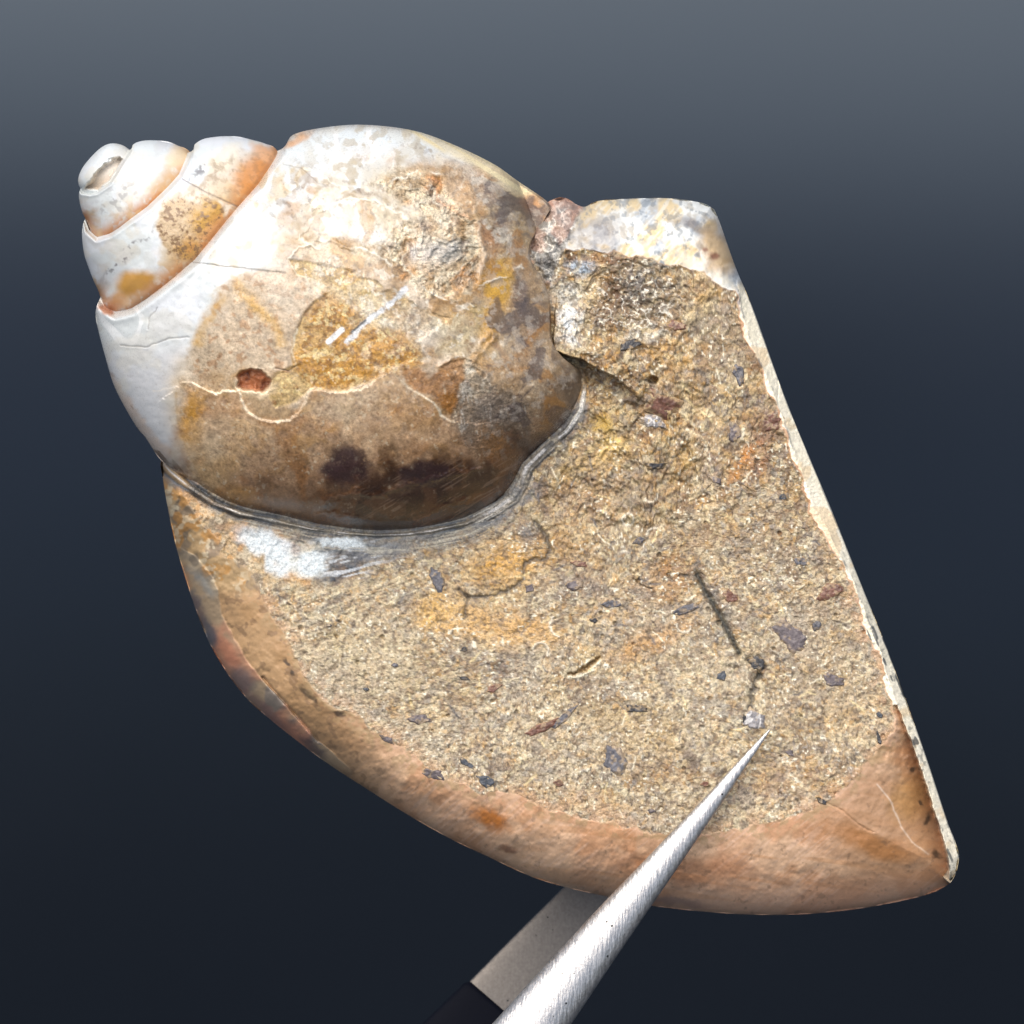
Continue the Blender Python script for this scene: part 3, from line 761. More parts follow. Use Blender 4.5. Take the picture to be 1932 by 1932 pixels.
def face_h(u, v):
    return 0.78 - 0.00012 * (u - 1000) - 0.00010 * (v - 1000)

def build_block():
    N = 980
    c = (1130, 1130)
    out = Outline(BLOCK, c)
    u, v, rr = disc_grid(N, out, 0.12)
    wob = (fbm(u, v, 22, 2, 3) - .5)
    wob2 = (fbm(u, v, 46, 5, 4) - .5)
    d_in, _ = polyline(u + wob * 16 + wob2 * 24, v + wob * 16 - wob2 * 24, FACE, 400, closed=True)
    inF = inside(u + wob * 16 + wob2 * 24, v + wob * 16 - wob2 * 24, FACE)
    d_out, s_out = polyline(u, v, BLOCK, 400, closed=True)
    t = np.where(inF, 0, d_in / (d_in + d_out + 1e-6))
    hf = face_h(u, v)
    # facet, then rounding over to the rim
    drop = 0.20 * t + 0.80 * (1 - np.power(np.clip(1 - t ** 2.4, 0, 1), 0.55))
    bev_h = 0.95
    h = hf - bev_h * drop
    # right wall: cut straight, square corner
    dR, sR = polyline(u, v, RIGHT_EDGE, 120)
    band = (~inF) & (dR < d_out * 3 + 40) & (u > 1380 + (v - 540) * 0.357 - 14) & (v > 520)
    right_side = (u - 1387) * 1125 - (v - 540) * 400 > 0    # side of the straight edge line
    # signed: compute via nearest polyline offset
    xr = np.interp(v, [p[1] for p in RIGHT_EDGE], [p[0] for p in RIGHT_EDGE])
    off = (u - xr - 5 + (fbm(u, v, 60, 1, 3) - .5) * 8 + (fbm(u, v, 9, 1, 2) - .5) * 3)
    rb = np.maximum(sstep(-2, 2, off), (~inF) & (off > -45) & (v > 575) & (v < 1330)) * sstep(520, 560, v) * (v < 1700)
    # relief
    wu = u + (fbm(u, v, 60, 1, 3) - 0.5) * 44; wv = v + (fbm(u, v, 60, 4, 3) - 0.5) * 44
    wu2 = u + (fbm(u, v, 14, 2, 3) - 0.5) * 15; wv2 = v + (fbm(u, v, 14, 5, 3) - 0.5) * 15
    n_big = fbm(u, v, 150, 2, 3); n_mid = fbm(u, v, 40, 1, 3); n_g = fbm(u, v, 11, 0, 3, .7); n_f = vn(u, v, 4.2, 3)
    n_f2 = vn(u, v, 5.5, 5); rid = ridge(wu2, wv2, 14, 2)
    fmask = inF.astype(float) * sstep(0, 8, d_in)
    fmask = np.where(inF, sstep(0, 5, d_in), 0) * (1 - rb)
    # rough broken upper area of the face
    RG = [(1051, 472), (1163, 473), (1272, 495), (1335, 530), (1310, 600), (1290, 680), (1330, 740), (1320, 830), (1360, 900), (1300, 980), (1180, 1000), (1060, 960), (1000, 900), (1100, 800), (1100, 700), (1040, 640)]
    rg = region(wu, wv, RG, 26) * fmask
    h += fmask * ((n_g - .5) * 0.020 + (n_f - .5) * 0.007 + (rid - .4) * 0.002 + (n_mid - .5) * 0.012)
    h += rg * ((ledges(wu, wv, 44, 3, 6) - .55) * 0.16 + (fbm(u, v, 10, 1, 3) - .5) * 0.035)
    be = (1 - fmask) * sstep(0.0, 0.25, 1 - t)
    h += be * ((fbm(u, v, 120, 1, 2) - .5) * 0.02)
    # the sawn right edge is a narrow chamfer that catches the light
    ch_t = np.clip(off / np.maximum(off + d_out, 1e-3), 0, 1)
    hch = hf - 0.13 * ch_t - 0.7 * sstep(.94, 1.0, ch_t)
    h = h * (1 - rb) + (hch + (n_f - .5) * .008) * rb
    # ---------- colours: sandy stone
    C = np.tile(srgb(196, 172, 132), (len(u), 1)).astype(np.float64)
    C = mix(C, srgb(204, 164, 106), sstep(0.5, 0.62, fbm(u, v, 110, 5, 3)) * 0.45)
    C = mix(C, srgb(160, 142, 118), sstep(0.52, 0.66, fbm(u, v, 80, 3, 3)) * 0.7)
    C = mix(C, srgb(158, 122, 72), sstep(0.5, 0.7, n_mid) * 0.45 * sstep(1100, 800, v))
    C = mix(C, srgb(190, 146, 90), sstep(0.54, 0.62, fbm(u, v, 26, 4, 3)) * 0.4)
    C = mix(C, srgb(206, 188, 148), sstep(0.5, 0.62, fbm(u, v, 18, 1, 3)) * 0.6)
    C = mix(C, srgb(124, 100, 72), sstep(0.56, 0.66, n_g) * 0.75)
    C = mix(C, srgb(238, 226, 194), sstep(0.70, 0.9, rid) * sstep(0.4, 0.6, vn(u, v, 22, 1)) * 0.5)
    C = mix(C, srgb(226, 212, 176), sstep(.54, .66, fbm(u, v, 7, 4, 2)) * .55)
    C = mix(C, srgb(240, 230, 200), sstep(0.74, 0.86, n_f2) * 0.65)
    C = mix(C, srgb(96, 80, 62), sstep(0.74, 0.88, n_f) * 0.6)
    C = mix(C, srgb(82, 80, 80), sstep(0.70, 0.76, fbm(u, v, 15, 5, 2)) * 0.75)
    C = mix(C, srgb(118, 112, 108), sstep(0.62, 0.68, fbm(u, v, 34, 2, 3)) * 0.55)
    # ochre and grey patches traced from the specimen
    for (x, y, a, b_, an, col, k) in (
        (1010, 1065, 60, 50, 0, srgb(196, 152, 88), .6), (930, 1095, 60, 40, 20, srgb(206, 160, 80), .7), (830, 1140, 40, 40, 0, srgb(204, 160, 86), .7), (960, 1190, 90, 36, 10, srgb(206, 156, 82), .75),
        (1250, 1090, 40, 44, 0, srgb(168, 126, 76), .7), (1180, 1130, 110, 40, 15, srgb(176, 130, 80), .5), (1240, 1190, 80, 20, -25, srgb(184, 140, 90), .5), (1360, 1000, 90, 50, 40, srgb(170, 144, 104), .5),
        (1150, 830, 40, 40, 30, srgb(206, 164, 80), .8), (1110, 880, 70, 24, -20, srgb(206, 170, 104), .6), (1180, 720, 40, 26, 30, srgb(192, 150, 84), .7), (1260, 640, 36, 20, -20, srgb(206, 164, 92), .7),
        (1350, 850, 30, 30, 0, srgb(196, 152, 80), .7), (1400, 870, 16, 50, 30, srgb(190, 136, 72), .6), (1340, 770, 40, 22, -30, srgb(206, 172, 100), .6), (1420, 780, 50, 10, -20, srgb(160, 108, 70), .5),
        (1330, 560, 40, 30, 0, srgb(172, 138, 84), .7), (1300, 590, 24, 40, 0, srgb(200, 170, 116), .6), (1440, 960, 40, 80, -20, srgb(146, 126, 104), .6), (1500, 1060, 50, 40, 0, srgb(130, 120, 116), .5),
        (1130, 1250, 60, 30, -20, srgb(204, 168, 92), .5), (1600, 1330, 40, 60, 0, srgb(196, 162, 112), .5), (1250, 1440, 80, 40, 0, srgb(190, 150, 100), .4), (1130, 640, 40, 26, 0, srgb(186, 150, 98), .6),
        (640, 1230, 80, 50, 30, srgb(180, 154, 118), .4), (1480, 1480, 110, 50, -20, srgb(186, 140, 96), .6), (1060, 1510, 120, 20, 8, srgb(190, 144, 96), .6)):
        C = mix(C, col, blob(wu, wv, x, y, a, b_, an, 0.55) * k * (0.5 + 0.9 * n_g))
    # warm earth tint of the shelly part around the whorl
    C = mix(C, srgb(140, 104, 62), rg * (0.25 + 0.3 * sstep(.45, .6, n_mid)))
    C = mix(C, srgb(84, 66, 50), rg * sstep(0.54, 0.64, fbm(wu, wv, 26, 0, 3)) * 0.75)
    C = mix(C, srgb(236, 226, 200), rg * sstep(0.78, 0.95, ridge(wu2, wv2, 24, 4)) * 0.5); C = mix(C, srgb(224, 204, 160), rg * sstep(0.54, 0.64, fbm(wu2, wv2, 15, 4, 3)) * 0.6)
    C = mix(C, srgb(96, 92, 92), rg * blob(wu, wv, 1215, 545, 44, 50, 0, .6) * sstep(.4, .6, n_g) * 0.8)
    C = mix(C, srgb(186, 196, 206), blob(wu2, wv2, 1086, 505, 24, 14, 10, .5) * 0.85)
    C = mix(C, srgb(222, 222, 216), rg * blob(wu, wv, 1080, 610, 26, 44, 10, .5) * 0.75)
    C = mix(C, srgb(206, 204, 192), rg * blob(wu, wv, 1075, 555, 30, 24, 0, .5) * 0.55)
    C = mix(C, srgb(178, 140, 92), rg * blob(wu, wv, 1090, 580, 16, 14, 0, .5) * 0.7)
    C = mix(C, srgb(112, 84, 62), rg * blob(wu, wv, 1150, 560, 26, 44, 10, .5) * 0.6)
    # the broken step: upper-right piece stands proud and hides a hollow
    ST = [(1042, 660), (1062, 668), (1100, 680), (1130, 698), (1160, 712), (1185, 732), (1206, 752)]
    stp = ST + [(1260, 790), (1330, 700), (1300, 560), (1180, 520), (1050, 560)]
    sm = region(u + wob * 5, v + wob * 5, stp, 1.8, 120)
    dS, sS = polyline(u, v, ST, 160)
    tpr = sstep(215, 110, sS)
    h += 0.22 * sm * np.exp(-(np.minimum(dS, 900) / 70) ** 2) * tpr
    under = (1 - sm) * np.exp(-(dS / 42) ** 2) * (v > 640) * tpr
    h -= 0.15 * under * fmask
    C = mix(C, srgb(104, 60, 32), (1 - sm) * np.exp(-(dS / 15) ** 2) * (v > 655) * 0.9 * tpr)  # brown facet, with the step's cast shadow put into its colour
    C = mix(C, srgb(120, 80, 40), (v < 620) * np.where(inF, np.exp(-(d_in / 9) ** 2), 0) * (u > 1050) * .75)
    C = mix(C, srgb(210, 176, 120), sm * np.exp(-(dS / 3.5) ** 2) * 0.7)
    # small round pit
    dh_ = blob(u, v, 1232, 717, 9, 7, 0, .3)
    h -= 0.12 * dh_; C = mix(C, srgb(110, 78, 40), dh_); C = mix(C, srgb(246, 232, 196), np.exp(-((np.hypot(u - 1232, v - 718) - 10) / 2.2) ** 2) * (v > 716) * .9)
    for _ in range(70):
        x, y = rng.uniform(560, 1700), rng.uniform(900, 1540); r = rng.uniform(2, 4.2)
        b1 = blob(u, v, x, y, r, r, 0, .5) * fmask
        h -= 0.03 * b1; C = mix(C, srgb(96, 74, 46), b1 * .8)
    C = mix(C, srgb(150, 124, 90), sstep(.5, .62, fbm(wu, wv, 64, 0, 4)) * fmask * .45)
    C = mix(C, srgb(142, 134, 124), sstep(.53, .63, fbm(wu, wv, 46, 5, 4)) * fmask * .5)
    up = sstep(1150, 800, v) * fmask
    C = mix(C, srgb(150, 110, 62), up * sstep(.46, .6, fbm(wu, wv, 34, 2, 4)) * .6)
    C = mix(C, srgb(98, 78, 58), up * sstep(.55, .65, fbm(wu2, wv2, 24, 4, 4)) * .6)
    C = mix(C, srgb(222, 196, 140), up * sstep(.58, .67, fbm(wu2, wv2, 20, 1, 4)) * .5)
    C = mix(C, srgb(88, 84, 80), fmask * sstep(.68, .74, fbm(wu2, wv2, 11, 2, 3)) * .6)
    # crumbs and grains, each with its own tint and standing a little proud or low
    cols = [srgb(196, 146, 66), srgb(232, 216, 176), srgb(146, 138, 130), srgb(132, 94, 58), srgb(88, 78, 70), srgb(206, 176, 122), srgb(172, 134, 84), srgb(214, 196, 150)]
    for (size, sd, k, amp, zone) in ((30, 0, .5, .034, up), (52, 4, .34, .02, .4 + .6 * up), (17, 3, .55, .018, .6 + .4 * up), (8.5, 1, .5, .007, 1.0)):
        d1, dg, r1, r2 = cells(wu2 + wob * 10, wv2 - wob * 10, size, sd)
        on = sstep(.0, .22, dg) * fmask * zone * sstep(.35, .6, vn(u, v, size * 2.2, sd) + .25 * (r1 > .5))
        C = mix(C, palette(r2, cols), on * k * (.55 + .45 * r1))
        C = mix(C, srgb(92, 74, 54), (1 - sstep(0, .12, dg)) * fmask * zone * .30 * sstep(.4, .6, vn(u, v, size * 3, sd + 1)))
        h += on * (r1 - .5) * amp
    nn = .45 + .7 * sstep(.35, .6, n_g)
    for (x, y, a, b_, an, col, k) in ((1215, 540, 50, 46, 10, srgb(84, 80, 78), .75), (1190, 590, 60, 20, -15, srgb(120, 98, 74), .5), (1120, 540, 30, 40, 0, srgb(206, 180, 130), .5), (1150, 560, 26, 50, 10, srgb(104, 74, 50), .7), (1130, 490, 60, 12, 4, srgb(128, 82, 40), .6),
                               (1080, 612, 24, 40, 12, srgb(226, 228, 224), .85), (1070, 555, 30, 20, 0, srgb(206, 206, 196), .6), (1084, 506, 26, 15, 8, srgb(176, 192, 206), .85), (1240, 500, 40, 14, 10, srgb(62, 76, 78), .6),
                               (1330, 552, 24, 18, 0, srgb(176, 140, 78), .7), (1310, 590, 24, 26, 0, srgb(214, 190, 140), .6), (1215, 630, 40, 8, -12, srgb(244, 236, 214), .7), (1250, 655, 40, 12, -20, srgb(214, 164, 84), .6),
                               (1135, 800, 26, 30, 10, srgb(186, 152, 62), .7), (1150, 850, 34, 16, -25, srgb(230, 196, 116), .8), (1105, 885, 60, 14, -18, srgb(212, 176, 110), .6), (1380, 640, 70, 60, 60, srgb(158, 138, 110), .5),
                               (1420, 850, 26, 50, 20, srgb(150, 96, 56), .6), (1440, 800, 34, 26, 0, srgb(118, 84, 66), .6), (1390, 880, 10, 44, 25, srgb(196, 130, 52), .7), (1310, 860, 30, 34, 0, srgb(196, 160, 92), .6),
                               (1330, 870, 20, 44, -10, srgb(150, 136, 130), .5), (1090, 940, 60, 30, 0, srgb(156, 120, 84), .5), (1200, 930, 60, 30, 0, srgb(134, 116, 92), .5), (1060, 1010, 60, 30, 0, srgb(178, 136, 76), .5),
                               (990, 1000, 14, 34, -10, srgb(120, 124, 126), .6), (1040, 1070, 50, 40, 0, srgb(202, 160, 96), .0), (1100, 1110, 60, 20, 10, srgb(110, 104, 104), .5), (960, 1060, 60, 40, 0, srgb(212, 160, 74), .85),
                               (830, 1150, 50, 36, 0, srgb(218, 170, 88), .8), (950, 1185, 100, 34, 8, srgb(214, 162, 82), .75), (1230, 1210, 90, 22, -25, srgb(198, 146, 80), .6), (1200, 1380, 90, 50, 0, srgb(206, 178, 128), .5), (700, 1240, 110, 60, 10, srgb(196, 178, 140), .5), (1255, 1090, 36, 40, 10, srgb(164, 118, 66), .6), (1510, 1190, 50, 50, 0, srgb(160, 150, 138), .35),
                               (620, 1290, 90, 40, 40, srgb(168, 154, 130), .4), (760, 1380, 90, 26, 25, srgb(160, 148, 126), .4), (1560, 1230, 60, 120, -15, srgb(196, 172, 132), .3)):
        C = mix(C, col, fmask * blob(wu, wv, x, y, a, b_, an, .6) * k * nn)
    C = mix(C, srgb(246, 240, 222), fmask * blob(wu, wv, 1200, 570, 80, 60, 0, .5) * sstep(.8, .95, ridge(wu2, wv2, 16, 5)) * .8)
    C = mix(C, srgb(222, 206, 176), fmask * (.06 + .16 * sstep(900, 1300, v)) * sstep(.3, .6, fbm(u, v, 60, 3, 4)))
    C = mix(C, srgb(250, 242, 216), fmask * sstep(.76, .88, vn(u, v, 4.4, 1)) * sstep(.4, .6, n_mid) * .8)
    C = mix(C, srgb(74, 62, 50), fmask * sstep(.72, .84, vn(u, v, 5.2, 4)) * .6)
    C = mix(C, srgb(112, 92, 70), fmask * sstep(.56, .66, fbm(u, v, 9, 2, 3, .7)) * .5)
    # cracks in the stone
    jit = (fbm(u, v, 8, 1, 2) - 0.5) * 7
    for pts, w, col, dep, k in (
        ([(1316, 1083), (1326, 1108), (1345, 1140), (1362, 1170), (1378, 1200), (1394, 1232)], 6.5, srgb(58, 58, 52), .04, .95), ([(1412, 1246), (1432, 1240), (1440, 1256), (1430, 1276)], 7.0, srgb(60, 60, 58), .03, .9),
        ([(866, 1113), (882, 1126), (916, 1126), (965, 1113), (988, 1093), (992, 1060), (1031, 1053), (1038, 1037), (1030, 1010), (1010, 985)], 4.2, srgb(84, 76, 66), .025, .85),
        ([(882, 1126), (880, 1145), (876, 1166)], 3.6, srgb(84, 74, 62), .02, .8),
        ([(1280, 1085), (1300, 1088)], 2.4, srgb(64, 62, 58), .02, .8), ([(1430, 1266), (1424, 1290), (1417, 1312), (1416, 1338)], 5.5, srgb(74, 70, 62), .03, .85),
        ([(1074, 1272), (1095, 1266), (1112, 1254), (1131, 1240)], 2.6, srgb(130, 100, 56), .05, .9),
        ([(1196, 1093), (1210, 1104), (1230, 1110)], 2.0, srgb(90, 78, 60), .02, .6),
        ([(1540, 1505), (1560, 1514), (1590, 1530), (1620, 1556), (1650, 1572)], 2.2, srgb(72, 66, 58), .01, .7),
        ([(497, 1279), (512, 1298), (540, 1329), (572, 1365), (600, 1398)], 2.6, srgb(42, 36, 32), .05, .95),
        ([(1290, 812), (1320, 820), (1335, 840), (1332, 870), (1345, 900)], 2.0, srgb(230, 210, 170), -.01, .6),
        ([(1465, 700), (1470, 760)], 2.0, srgb(120, 80, 50), .01, .5)):
        d, s = polyline(u + jit, v + jit, pts, 30)
        tp = w * (0.6 + 0.6 * vn(s, s * 0, 20, 1))
        m = np.exp(-(d / tp) ** 2)
        C = mix(C, col, m * k); h -= dep * m
    d, s = polyline(u + jit, v + jit, [(1074, 1279), (1098, 1274), (1116, 1262), (1133, 1248)], 20)
    C = mix(C, srgb(246, 236, 206), np.exp(-(d / 2.6) ** 2) * .9); h += 0.015 * np.exp(-(d / 2.6) ** 2)
    for (x, y, r, a0, a1) in ((1020, 1228, 15, 150, 400), (1185, 980, 11, 0, 360), (1235, 1010, 14, 180, 330), (1228, 935, 12, -20, 160), (1060, 1180, 22, 100, 230), (1290, 1180, 13, 0, 200)):
        an = np.degrees(np.arctan2(v - y, u - x)); an = np.where(an < a0, an + 360, an)
        ringm = np.exp(-((np.hypot(u - x + jit * .5, v - y + jit * .4) - r) / 2.0) ** 2) * (an < a1)
        C = mix(C, srgb(240, 230, 206), ringm * .75); h += ringm * .01
    # scattered shell crumbs: short bright flecks
    for i in range(160):
        x, y = rng.uniform(560, 1700), rng.uniform(700, 1540); a = rng.uniform(0, np.pi); L = rng.uniform(5, 15)
        if x > 1390 + (y - 540) * .36: continue
        dx, dy = math.cos(a) * L, math.sin(a) * L
        d, s = polyline(u + jit * .6, v + jit * .6, [(x - dx, y - dy), (x, y + rng.uniform(-4, 4)), (x + dx, y + dy)], 6)
        col = (srgb(246, 236, 206), srgb(236, 214, 160), srgb(110, 88, 62), srgb(84, 84, 88))[i % 4]
        C = mix(C, col, np.exp(-(d / rng.uniform(1.2, 2.4)) ** 2) * fmask * .75)
    # parallel saw scratches lower left
    sc = region(wu, wv, [(500, 1110), (700, 1080), (850, 1070), (760, 1160), (600, 1260), (540, 1200)], 30)
    scr = vn(u, v, 3.0, 2, 22, math.radians(-20))
    C = mix(C, srgb(236, 222, 184), sc * sstep(.6, .75, scr) * .3 * fmask * sstep(.35, .6, fbm(u, v, 30, 1, 3))); h += sc * (scr - .5) * .006 * fmask
    # ---------- bevel colours
    bev = (1 - fmask) * (1 - rb)
    lower = bev * sstep(880, 960, v)
    B = np.tile(srgb(218, 174, 138), (len(u), 1)).astype(np.float64)
    B = mix(B, srgb(226, 186, 150), sstep(.45, .62, fbm(u, v, 90, 3, 3)))
    B = mix(B, srgb(202, 148, 106), sstep(.52, .66, fbm(u, v, 60, 1, 3)) * .6)
    st = vn(u, v, 3.2, 4, 14, math.radians(-40))
    B = mix(B, srgb(236, 200, 172), sstep(.62, .8, st) * .35)
    fb = fbm(u, v, 7, 2, 3, .7)
    B = B * (1 + (fb - .5) * .25)[:, None]
    B = mix(B, srgb(176, 128, 90), sstep(.58, .68, fbm(u * .5, v * 1.2, 18, 4, 4)) * .2)
    stl = vn(u, v, 9, 2, 16, math.radians(8))
    B = mix(B, srgb(200, 144, 96), sstep(.6, .75, stl) * .4 * sstep(900, 1100, u))
    B = mix(B, srgb(186, 150, 106), sstep(760, 560, u) * .8)
    B = mix(B, srgb(168, 132, 94), sstep(820, 620, u) * sstep(1250, 1350, v) * .7)
    B = mix(B, srgb(182, 142, 106), blob(wu, wv, 1680, 1560, 110, 120, 30, .5) * .75)
    B = mix(B, srgb(176, 116, 60), blob(wu, wv, 1640, 1590, 80, 20, 20, .6) * .7)
    B = mix(B, srgb(186, 142, 86), blob(wu, wv, 1720, 1500, 40, 40, 0, .6) * .6)
    B = mix(B, srgb(196, 116, 40), blob(wu2, wv2, 925, 1545, 36, 16, 28, .6) * .85)
    B = mix(B, srgb(120, 80, 60), blob(wu2, wv2, 960, 1602, 20, 6, 18, .6) * .75)
    B = mix(B, srgb(190, 122, 78), blob(wu, wv, 1270, 1640, 140, 30, 3, .6) * .5)
    B = mix(B, srgb(120, 104, 100), blob(wu2, wv2, 1270, 1700, 60, 7, 8, .6) * .75)
    B = mix(B, srgb(236, 180, 150), sstep(1640, 1720, v + (u - 1300) * .05) * .35)
    B = mix(B, srgb(130, 104, 80), sstep(.64, .7, fbm(u, v, 16, 5, 3)) * .55 * sstep(900, 650, u))
    B = mix(B, srgb(120, 96, 76), sstep(.72, .78, fbm(u, v, 12, 1, 3)) * .35)
    for (x, y, a, b_) in ((540, 1250, 9, 5), (552, 1272, 6, 4), (575, 1305, 16, 7), (590, 1318, 10, 5), (640, 1345, 12, 5), (1750, 1545, 6, 12), (1737, 1515, 7, 5), (1768, 1612, 11, 6), (1722, 1455, 5, 8)):
        B = mix(B, srgb(62, 54, 48), blob(wu2, wv2, x, y, a, b_, 35, .5) * .85)
    dT, sT = polyline(u + jit, v + jit, [(1655, 1480), (1680, 1510), (1700, 1560), (1722, 1590), (1752, 1612)], 20)
    B = mix(B, srgb(236, 214, 190), np.exp(-(dT / 1.6) ** 2) * .7)
    # outer shell layer lower left
    ou = np.interp(v, [p[1] for p in RIDGE_L], [p[0] for p in RIDGE_L])
    outer = sstep(3, -3, u + (n_mid - .5) * 16 - ou) * (v > 870) * sstep(1480, 1430, v)
    B = mix(B, srgb(180, 156, 126), outer)
    B = mix(B, srgb(128, 122, 118), outer * sstep(.5, .6, fbm(u, v, 46, 4, 4)) * .7)
    B = mix(B, srgb(206, 142, 110), outer * sstep(1130, 1200, v) * sstep(.42, .56, fbm(u, v, 60, 2, 2)) * .6)
    for (x, y, a, b_, an, col, k) in ((428, 1225, 14, 42, -28, srgb(212, 142, 110), .75), (455, 1285, 24, 26, -35, srgb(112, 108, 112), .7), (545, 1380, 60, 14, 40, srgb(206, 146, 118), .7), (395, 1190, 10, 30, -25, srgb(90, 92, 102), .8),
                               (362, 1040, 20, 40, -20, srgb(226, 220, 206), .9), (392, 1095, 16, 30, -30, srgb(156, 162, 160), .7), (345, 1090, 10, 40, -15, srgb(198, 150, 110), .8), (372, 1150, 12, 30, -20, srgb(112, 96, 96), .7),
                               (330, 990, 12, 50, -8, srgb(168, 156, 138), .7), (590, 1410, 30, 8, 38, srgb(96, 88, 90), .7), (500, 1340, 50, 10, 42, srgb(150, 120, 112), .7)):
        B = mix(B, col, blob(wu2, wv2, x, y, a, b_, an, .5) * k * outer)
    h += outer * 0.02 * bev
    # mottled shoulder left, below the body whorl
    ml = region(wu, wv, [(300, 860), (430, 960), (560, 1000), (640, 1010), (700, 1050), (600, 1110), (500, 1100), (470, 1110), (400, 1100), (330, 1040)], 14)
    def mottle(A, m):
        A = mix(A, srgb(196, 166, 122), m * .8)
        A = mix(A, srgb(112, 104, 96), m * sstep(.5, .6, fbm(u, v, 30, 4, 3)) * .7)
        A = mix(A, srgb(206, 148, 76), m * sstep(.55, .65, fbm(u, v, 30, 1, 3)) * .7)
        A = mix(A, srgb(236, 220, 186), m * sstep(.6, .7, fbm(u, v, 14, 3, 3)) * .6)
        return A
    B = mottle(B, ml * .9); C = mottle(C, ml * .75)
    for (x, y, a, b_, an, col, k) in ((505, 1025, 60, 20, 18, srgb(232, 236, 238), .95), (530, 1060, 26, 24, 30, srgb(226, 232, 232), .9), (582, 1058, 38, 28, 0, srgb(232, 230, 212), .85), (640, 1022, 50, 7, 2, srgb(228, 232, 236), .85),
                               (665, 1045, 80, 20, -8, srgb(112, 116, 122), .85), (640, 1078, 50, 20, -20, srgb(66, 76, 86), .85), (720, 1040, 60, 14, -6, srgb(96, 98, 104), .7), (560, 1030, 10, 20, 10, srgb(130, 96, 72), .7), (450, 1000, 40, 10, 10, srgb(150, 110, 72), .6)):
        mm = blob(wu2, wv2, x, y, a, b_, an, .45) * k * (0.55 + .7 * n_g)
        C = mix(C, col, mm); B = mix(B, col, mm)
    C = mix(C, srgb(206, 210, 212), blob(wu, wv, 660, 1050, 90, 34, -6, .5) * sstep(.6, .7, vn(u, v, 3.4, 2, 6, math.radians(-12))) * .8)
    # darker halo of the shell wall above the saw cut
    # ---------- upper lobe
    lobe = (1 - fmask) * sstep(1000, 1060, u) * sstep(620, 540, v)
    lob = np.tile(srgb(226, 226, 218), (len(u), 1)).astype(np.float64)
    lob = mix(lob, srgb(176, 182, 186), sstep(.48, .6, fbm(u, v, 40, 2, 3)) * .8)
    lob = mix(lob, srgb(224, 196, 138), sstep(.5, .62, fbm(u, v, 46, 5, 3)) * .8)
    lob = mix(lob, srgb(238, 240, 234), sstep(.5, .8, vn(u, v, 3.4, 3, 5, math.radians(-50))) * .4)
    lob = mix(lob, srgb(186, 176, 156), sstep(.54, .66, fbm(u, v, 14, 1, 3)) * .6)
    lob = mix(lob, srgb(112, 122, 130), sstep(.6, .68, fbm(u, v, 10, 4, 3)) * .5)
    lob = mix(lob, srgb(82, 104, 124), sstep(.6, .7, fbm(u, v, 28, 0, 3)) * .75 * sstep(1120, 1200, u) * sstep(420, 460, v))
    lob = mix(lob, srgb(150, 138, 128), blob(wu, wv, 1110, 440, 60, 40, 0, .5) * .5)
    lob = mix(lob, srgb(120, 112, 108), blob(wu, wv, 1320, 428, 50, 8, 8, .5) * .7)
    lob = mix(lob, srgb(212, 176, 122), blob(wu, wv, 1355, 470, 34, 50, -20, .5) * .85)
    lob = mix(lob, srgb(140, 84, 62), blob(wu2, wv2, 1348, 482, 9, 6, 30, .5) * .8)
    lob = mix(lob, srgb(140, 84, 62), blob(wu2, wv2, 1332, 470, 6, 5, 0, .5) * .7)
    lob = mix(lob, srgb(236, 228, 206), blob(wu, wv, 1330, 520, 60, 16, 35, .5) * .7)
    B = B * (1 - lobe[:, None]) + lob * lobe[:, None]
    # the smooth margin grades into the sandy face
    near = np.where(inF, np.exp(-(d_in / 22) ** 2), 0) * (v > 1050) * sstep(.42, .56, fbm(u, v, 18, 2, 3)) * .7
    C = mix(C, srgb(196, 156, 118), near)
    C = C * (1 - bev[:, None]) + B * bev[:, None]
    grd = bev * np.exp(-(np.where(inF, 0, d_in) / 20) ** 2) * (v > 1050)
    C = mix(C, srgb(184, 156, 116), grd * sstep(.45, .58, fbm(u, v, 12, 4, 3)) * .7)
    # crust between whorl and lobe
    cr = region(wu2, wv2, [(1030, 370), (1070, 366), (1100, 384), (1080, 440), (1056, 480), (1040, 540), (1010, 500), (990, 470), (1010, 420)], 6)
    C = mix(C, srgb(150, 146, 138), cr)
    C = mix(C, srgb(226, 220, 206), cr * sstep(.62, .82, ridge(wu2, wv2, 16, 1)) * .9)
    C = mix(C, srgb(84, 80, 78), cr * sstep(.5, .6, fbm(u, v, 16, 4, 3)) * .7)
    C = mix(C, srgb(214, 160, 130), cr * (sstep(.52, .64, fbm(u, v, 30, 2, 2)) * .35 + sstep(405, 380, v) * .5))
    h = h * (1 - cr) + cr * (np.maximum(h, .30 * sstep(0, 14, d_out)) + (fbm(u, v, 16, 3, 3) - .5) * .16)
    # ---------- right cut wall: cream with inky flecks
    W = np.tile(srgb(250, 240, 214), (len(u), 1)).astype(np.float64)
    W = mix(W, srgb(244, 234, 206), sstep(.48, .6, fbm(u, v, 30, 1, 3)) * .8)
    W = mix(W, srgb(226, 190, 136), sstep(.58, .68, fbm(u, v, 40, 4, 3)) * .5)
    W = mix(W, srgb(72, 78, 82), sstep(.64, .72, vn(u, v, 6, 0, 3.2, math.radians(66)) * .6 + vn(u, v, 11, 3, 2, math.radians(66)) * .5) * .0)
    W = mix(W, srgb(92, 96, 94), sstep(.62, .72, fbm(u + v * .0, v, 9, 2, 3)) * .5 * sstep(950, 1250, v))
    W = mix(W, srgb(60, 68, 74), sstep(.66, .78, vn(u, v, 4.5, 0, 4, math.radians(68)) ) * .8 * sstep(950, 1150, v) * sstep(.55, .7, vn(u, v, 36, 2)))
    C = C * (1 - rb[:, None]) + W * rb[:, None]
